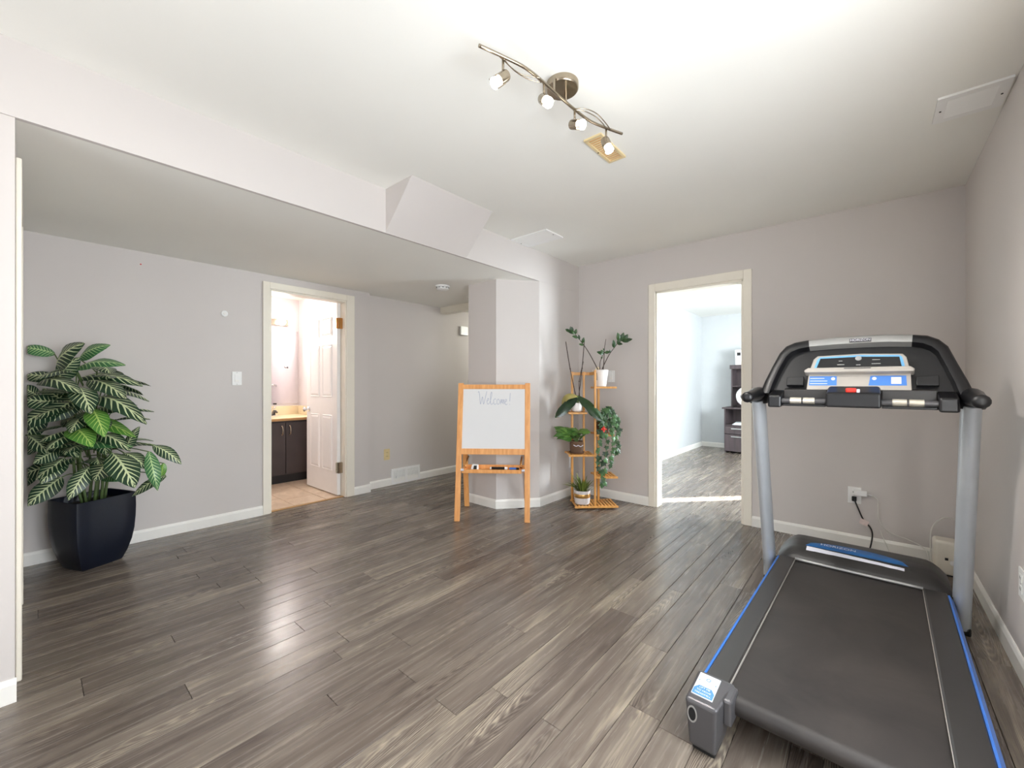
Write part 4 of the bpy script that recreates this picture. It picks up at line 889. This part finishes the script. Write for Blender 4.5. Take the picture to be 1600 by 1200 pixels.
# motor hood
def hood(u, v):
    x = -.476+.714*u; s = abs(u-.5)*2
    prof_ = [(2.832,.150),(2.832,.176),(2.848,.196),(2.885,.226),(2.94,.246),(3.00,.252),(3.08,.248),(3.16,.225),(3.21,.17),(3.22,.05)]
    t = v*(len(prof_)-1); i = min(int(t), len(prof_)-2); f = t-i; y = prof_[i][0]*(1-f)+prof_[i+1][0]*f; z = prof_[i][1]*(1-f)+prof_[i+1][1]*f
    bow = .022*(1-s*s); drop = 0 if s < .74 else ((s-.74)/.26)**2*.075
    if v < .12: drop *= .3
    return V((x, y-bow*0+(.010*s*s if v < .5 else 0), max(.05, z-drop*(z-.12)/.13 if z > .12 else z)))
hd_ = tmo('motor_hood', MB().grid(hood, 28, 27).ex([hood(0, k/27) for k in range(28)], (.002,0,0)).ex([hood(1, k/27) for k in range(28)], (-.002,0,0)), 'charcoal', smooth=50)
def on_hood(u, yy):   # height of the hood at x=u
    best = min((abs(hood((u+.476)/.714, k/200).y-yy), hood((u+.476)/.714, k/200)) for k in range(60, 150)); return best[1]
def hood_patch(f, nu=20, nv=3, lift=.0022):
    def fn(a, b):
        u, yy = f(a, b); p = on_hood(u, yy); return V((p.x, yy, p.z+lift))
    return MB().grid(fn, nu, nv)
tmo('hood_decal', hood_patch(lambda a, b: (-.345+.43*a, 2.920+(.072*math.sqrt(max(0, 1-(2*a-1)**2))+.002)*b)), 'decalblue', hd_)
tmo('hood_stripe', hood_patch(lambda a, b: (-.338+.408*a, 2.884+.032*b*(1-.45*a)), lift=.0022), 'labelwhite', hd_)
vs, fs = ctext('HORIZON', .034); tx = MB()
tx.add([(lambda p: V((-.20+x, 2.957+y, p.z+.004)))(on_hood(-.20+x, 2.957+y)) for x, y, z in vs], fs); tmo('hood_lettering', tx, 'labelwhite', hd_)
tmo('hood_edge', MB().tube([V((-.384+.518*k/12, 2.829+.010*((k/6-1)**2)*.53, .178)) for k in range(13)], .0075, 8), 'silver', smooth=True)
# uprights
for s, u in ((-1, -.515), (1, .266)):
    P = [V((u, 2.885, .03)), V((u, 2.87, .12)), V((u, 2.60, 1.03)), V((u, 2.575, 1.09))]
    up = tmo('upright', MB().tube(P, .050, 20, ry=.64, side=(0,1,0)), 'steel', smooth=50)
    tmo('upright_foot', MB().bx(u-.028, u+.028, 2.84, 2.94, 0, .035), 'rubber', up, bevel=.006)
    tmo('collar', MB().lathe([(.04,0),(.050,.02),(.052,.045),(.03,.06)], (u, 2.585, 1.065), 20), 'black', up, smooth=40)
    H = [V((u, 2.70, 1.10)), V((u, 2.60, 1.118)), V((u, 2.48, 1.112)), V((u, 2.37, 1.105)), V((u, 2.335, 1.104)), V((u, 2.318, 1.104))]
    tmo('handlebar', MB().tube(smoothpts(H, 3), [.036]*6+[.033, .03, .028, .027, .027, .027, .027, .026, .022, .010], 14), 'black', smooth=60)
tmo('base_bar', MB().bx(-.50, .25, 2.855, 2.915, .03, .075), 'black', bevel=.008)
# console: shell leaning back between the uprights
def cv(z): return 2.56+(z-1.13)*.42
def CP(u, z, f=0): return V((u, cv(z)-f*.92, z+f*.39))
OUT = [(-.50,1.115),(-.482,1.18),(-.455,1.255),(-.425,1.33),(-.398,1.366),(-.36,1.384),(-.30,1.394),(-.19,1.400),(-.08,1.402),(.01,1.399),(.092,1.392),(.14,1.384),(.175,1.364),(.203,1.33),(.228,1.255),(.255,1.18),(.275,1.115)]
INN = [(-.445,1.115),(-.432,1.17),(-.412,1.235),(-.385,1.30),(-.365,1.322),(-.335,1.336),(-.295,1.344),(-.19,1.349),(-.08,1.350),(.01,1.349),(.088,1.343),(.118,1.336),(.143,1.322),(.162,1.30),(.185,1.235),(.205,1.17),(.218,1.115)]
sh_ = tmo('console_shell', MB().ex([CP(u, z, -.055) for u, z in OUT], CP(0,1.2,0)-CP(0,1.2,-.055)+V((0,.018,0))), 'black', bevel=.006)
def arch(i0, i1, f0, f1):
    m = MB(); fr = []
    for i in range(i0, i1+1):
        (ou, oz), (iu, iz) = OUT[i], INN[i]
        fr.append([CP(ou,oz,f0), CP(ou,oz,f1*.6), CP(ou+(iu-ou)*.25,oz+(iz-oz)*.25,f1), CP(ou+(iu-ou)*.75,oz+(iz-oz)*.75,f1*.85), CP(iu,iz,f0)])
    return m.ringpath(None, fr)
tmo('arch_side', arch(0, 6, -.045, .022), 'black', smooth=60); tmo('arch_side', arch(10, 16, -.045, .022), 'black', smooth=60)
ac = tmo('arch_trim', arch(6, 10, -.045, .0235), 'silver', smooth=60, label='silver arch trim with dark badge')
bd = tmo('badge', MB().ex([CP(-.134,1.366,.0215), CP(-.052,1.366,.0215), CP(-.052,1.382,.0225), CP(-.134,1.382,.0225)], CP(0,1.2,.0042)-CP(0,1.2,0)), 'gunmetal', ac)
vs, fs = ctext('HORIZON', .0165); tmo('badge_lettering', MB().add([CP(-.093+x, 1.374+y, .0272) for x, y, z in vs], fs), 'labelwhite', ac)
def cplate(name, poly, f0, f1, m, parent=None, **k): return tmo(name, MB().ex([CP(u, z, f0) for u, z in poly], CP(0,1.2,f1)-CP(0,1.2,f0)), m, parent, **k)
dp = cplate('display_panel', [(-.290,1.222),(.082,1.222),(.070,1.285),(.058,1.301),(-.09,1.308),(-.258,1.303),(-.274,1.286)], -.02, .024, 'consgrey', bevel=.004)
cplate('display_border', [(-.272,1.230),(.066,1.230),(.056,1.283),(.047,1.293),(-.09,1.299),(-.246,1.294),(-.257,1.284)], .023, .0265, 'lightblue', dp)
scr = cplate('display_screen', [(-.262,1.230),(.055,1.230),(.046,1.284),(-.09,1.290),(-.245,1.286)], .026, .0285, 'blackgloss', dp)
tmo('logo_disc', MB().lathe([(.012,0),(.012,.002),(.001,.003)], CP(-.098,1.282,.0285), 20, (0,-.92,.39)), 'silver', dp)
def bars(rs, f): 
    m = MB()
    for u0, u1, z in rs: m.ex([CP(u0,z,f), CP(u1,z,f), CP(u1,z+.0028,f), CP(u0,z+.0028,f)], CP(0,1.2,.0006)-CP(0,1.2,0))
    return m
tmo('display_text', bars([(-.172,-.158,1.270),(-.178,-.150,1.252),(-.106,-.090,1.249),(-.048,-.020,1.272),(-.050,-.018,1.253)], .0285), 'silver', dp)
tmo('magazine_ledge', MB().ex([CP(-.305,1.209,.0), CP(.093,1.209,.0), CP(.096,1.220,.0), CP(.082,1.232,.0), CP(-.292,1.232,.0), CP(-.308,1.220,.0)], CP(0,1.2,.05)-CP(0,1.2,0)), 'consgrey', bevel=.004)
tmo('ledge_slot', MB().ex([CP(-.150,1.2235,.049), CP(-.052,1.2235,.049), CP(-.052,1.2275,.049), CP(-.150,1.2275,.049)], CP(0,1.2,.0025)-CP(0,1.2,0)), 'gunmetal')
kb = cplate('key_panel', [(-.297,1.135),(.086,1.135),(.083,1.210),(-.292,1.210)], -.02, .020, 'consgrey', bevel=.003)
cplate('blue_label', [(-.178,1.155),(-.178,1.200),(-.286,1.200),(-.288,1.155)], .0195, .0212, 'labelblue', kb)
tmo('label_lines', bars([(-.284,-.214,1.162),(-.284,-.214,1.175),(-.284,-.226,1.188)], .0213), 'labelwhite', kb)
tmo('label_disc', MB().lathe([(.008,0),(.008,.0012),(.001,.0015)], CP(-.192,1.187,.0212), 16, (0,-.92,.39)), 'labelwhite', kb)
cplate('blue_label', [(-.060,1.155),(.070,1.155),(.068,1.200),(-.054,1.200)], .0195, .0212, 'labelblue', kb)
cplate('label_card', [(.018,1.162),(.052,1.162),(.052,1.193),(.018,1.193)], .021, .0222, 'labelwhite', kb)
tmo('label_disc', MB().lathe([(.008,0),(.008,.0012),(.001,.0015)], CP(-.040,1.187,.0212), 16, (0,-.92,.39)), 'labelwhite', kb)
for u0, u1 in ((-.385,-.312), (.10,.172)):
    cplate('side_pocket', [(u0,1.16),(u1,1.16),(u1,1.205),(u0,1.200)], -.01, .012, 'black', bevel=.003)
# hand rail crossbar with pulse grips
cb = tmo('center_housing', MB().hexa([(-.214,2.455,1.060),(-.014,2.455,1.060),(-.014,2.56,1.070),(-.214,2.56,1.070),(-.214,2.462,1.128),(-.014,2.462,1.128),(-.020,2.56,1.162),(-.208,2.56,1.162)]), 'black', bevel=.010, seg=3)
tmo('safety_key', MB().bx(-.140, -.100, 2.470, 2.50, 1.130, 1.152), 'red', cb, bevel=.006, label='red safety key')
tmo('key_tag', MB().bx(-.100, -.088, 2.468, 2.49, 1.130, 1.147), 'labelwhite', cb, bevel=.003)
for a0, a1, e0, e1 in ((-.392,-.214,-.450,-.392), (-.014,.164,.164,.224)):
    tmo('crossbar_cap', MB().hexa([(e0,2.455,1.052),(e1,2.455,1.052),(e1,2.57,1.06),(e0,2.57,1.06),(e0,2.462,1.112),(e1,2.462,1.112),(e1,2.57,1.140),(e0,2.57,1.140)]), 'black', bevel=.008)
    tmo('crossbar_panel', MB().hexa([(a0,2.535,1.072),(a1,2.535,1.072),(a1,2.56,1.07),(a0,2.56,1.07),(a0,2.545,1.142),(a1,2.545,1.142),(a1,2.575,1.148),(a0,2.575,1.148)]), 'charcoal', bevel=.003)
    tmo('crossbar_lower', MB().bx(a0, a1, 2.49, 2.56, 1.060, 1.072), 'black', bevel=.003)
    gb = tmo('grip_bar', MB().tube([(a0-.004,2.488,1.086),(a1+.004,2.488,1.086)], .0135, 14), 'gunmetal', smooth=50)
    L_ = a1-a0
    for f0, f1 in ((.20,.46), (.50,.76)):
        tmo('pulse_sensor', MB().tube([(a0+L_*f0,2.486,1.088),(a0+L_*f1,2.486,1.088)], .0165, 16), 'gripsteel', gb, smooth=50)

# ---------------------------------------------------------------- cords and adapter by the treadmill
pa = root('plug_adapter', (-.035, YB-.03, .375), 'white plug adapter in the outlet behind the treadmill', 'adapter')
obj('body', MB().bx(-.085, -.010, YB-.045, YB-.0085, .375, .41), M['white'], pa, bevel=.004); obj('tail', MB().tube([(-.01, YB-.025, .388), (.018, YB-.025, .385)], .004, 8), M['white'], pa, smooth=True)
pc = root('power_cord', (-.0, YB-.03, .0), 'black treadmill power cord with a paper tag hanging from the outlet', 'cord')
obj('plug', MB().bx(-.095, -.068, YB-.04, YB-.0085, .330, .362), M['rubber'], pc, bevel=.005)
obj('cord', MB().tube(smoothpts([(-.080,YB-.038,.345),(-.060,YB-.05,.29),(-.030,YB-.045,.21),(.005,YB-.04,.165),(.017,YB-.04,.12),(.012,YB-.05,.06),(.0,YB-.08,.012),(-.02,YB-.3,.008),(-.03,3.25,.008)], 6), .0045, 8), M['cable'], pc, smooth=True)
obj('tag', MB().hexa([(-.055,YB-.051,.185),(-.010,YB-.051,.168),(-.010,YB-.048,.168),(-.055,YB-.048,.185),(-.045,YB-.051,.222),(-.0,YB-.051,.205),(-.0,YB-.048,.205),(-.045,YB-.048,.222)]), M['tagw'], pc)
tag(obj('white_cable', MB().tube(smoothpts([(.018,YB-.025,.385),(.045,YB-.03,.36),(.047,YB-.03,.30),(.054,YB-.03,.215),(.107,YB-.03,.15),(.20,YB-.04,.125),(.275,YB-.10,.10),(.29,YB-.16,.05)], 6), .0026, 7), M['wcable'], smooth=True), 'thin white cable running from the adapter to the white device', 'cable')
tag(obj('white_cable', MB().tube(smoothpts([(.057,YB-.02,.15),(.075,YB-.022,.10),(.10,YB-.03,.03),(.11,YB-.06,.006),(.14,YB-.12,.006)], 5), .003, 7), M['wcable'], smooth=True), 'short white cable dropping over the baseboard behind the hood', 'cable')
ro = root('white_device', (.357, 3.70, 0), 'white rounded box with a curved cord behind the right upright', 'device')
obj('body', MB().bx(.303, .412, 3.64, 3.76, .004, .210), M['router'], ro, bevel=.018, seg=4)
obj('base', MB().bx(.308, .408, 3.645, 3.755, 0, .01), M['dark'], ro)
obj('port', MB().bx(.350, .364, 3.636, 3.645, .098, .112), M['dark'], ro)
obj('switch', MB().lathe([(.016,0),(.015,.003),(.001,.0035)], (.386, 3.641, .085), 16, (0,-1,0)), M['white'], ro)
obj('cord', MB().tube(smoothpts([(.30,3.72,.03),(.298,3.78,.16),(.315,3.83,.25),(.37,3.85,.31),(.42,3.86,.30)], 6), .0035, 7), M['wcable'], ro, smooth=True)
# unseen lamp added to light the hall beyond the header
hl = root('added_hall_light', (-3.6, 4.4, ZS-.07), 'unseen round light added on the hallway ceiling beyond the header strip', 'ceiling light')
obj('dome', MB().lathe([(.14,0),(.135,.03),(.09,.06),(.001,.07)], (-3.6,4.4,ZS), 28, (0,0,-1)), M['globe'], hl, smooth=True)
lamp('hall_fill_light', 'POINT', (-3.4, 4.6, ZS-.16), 10, (.92, 1, .97), .1)
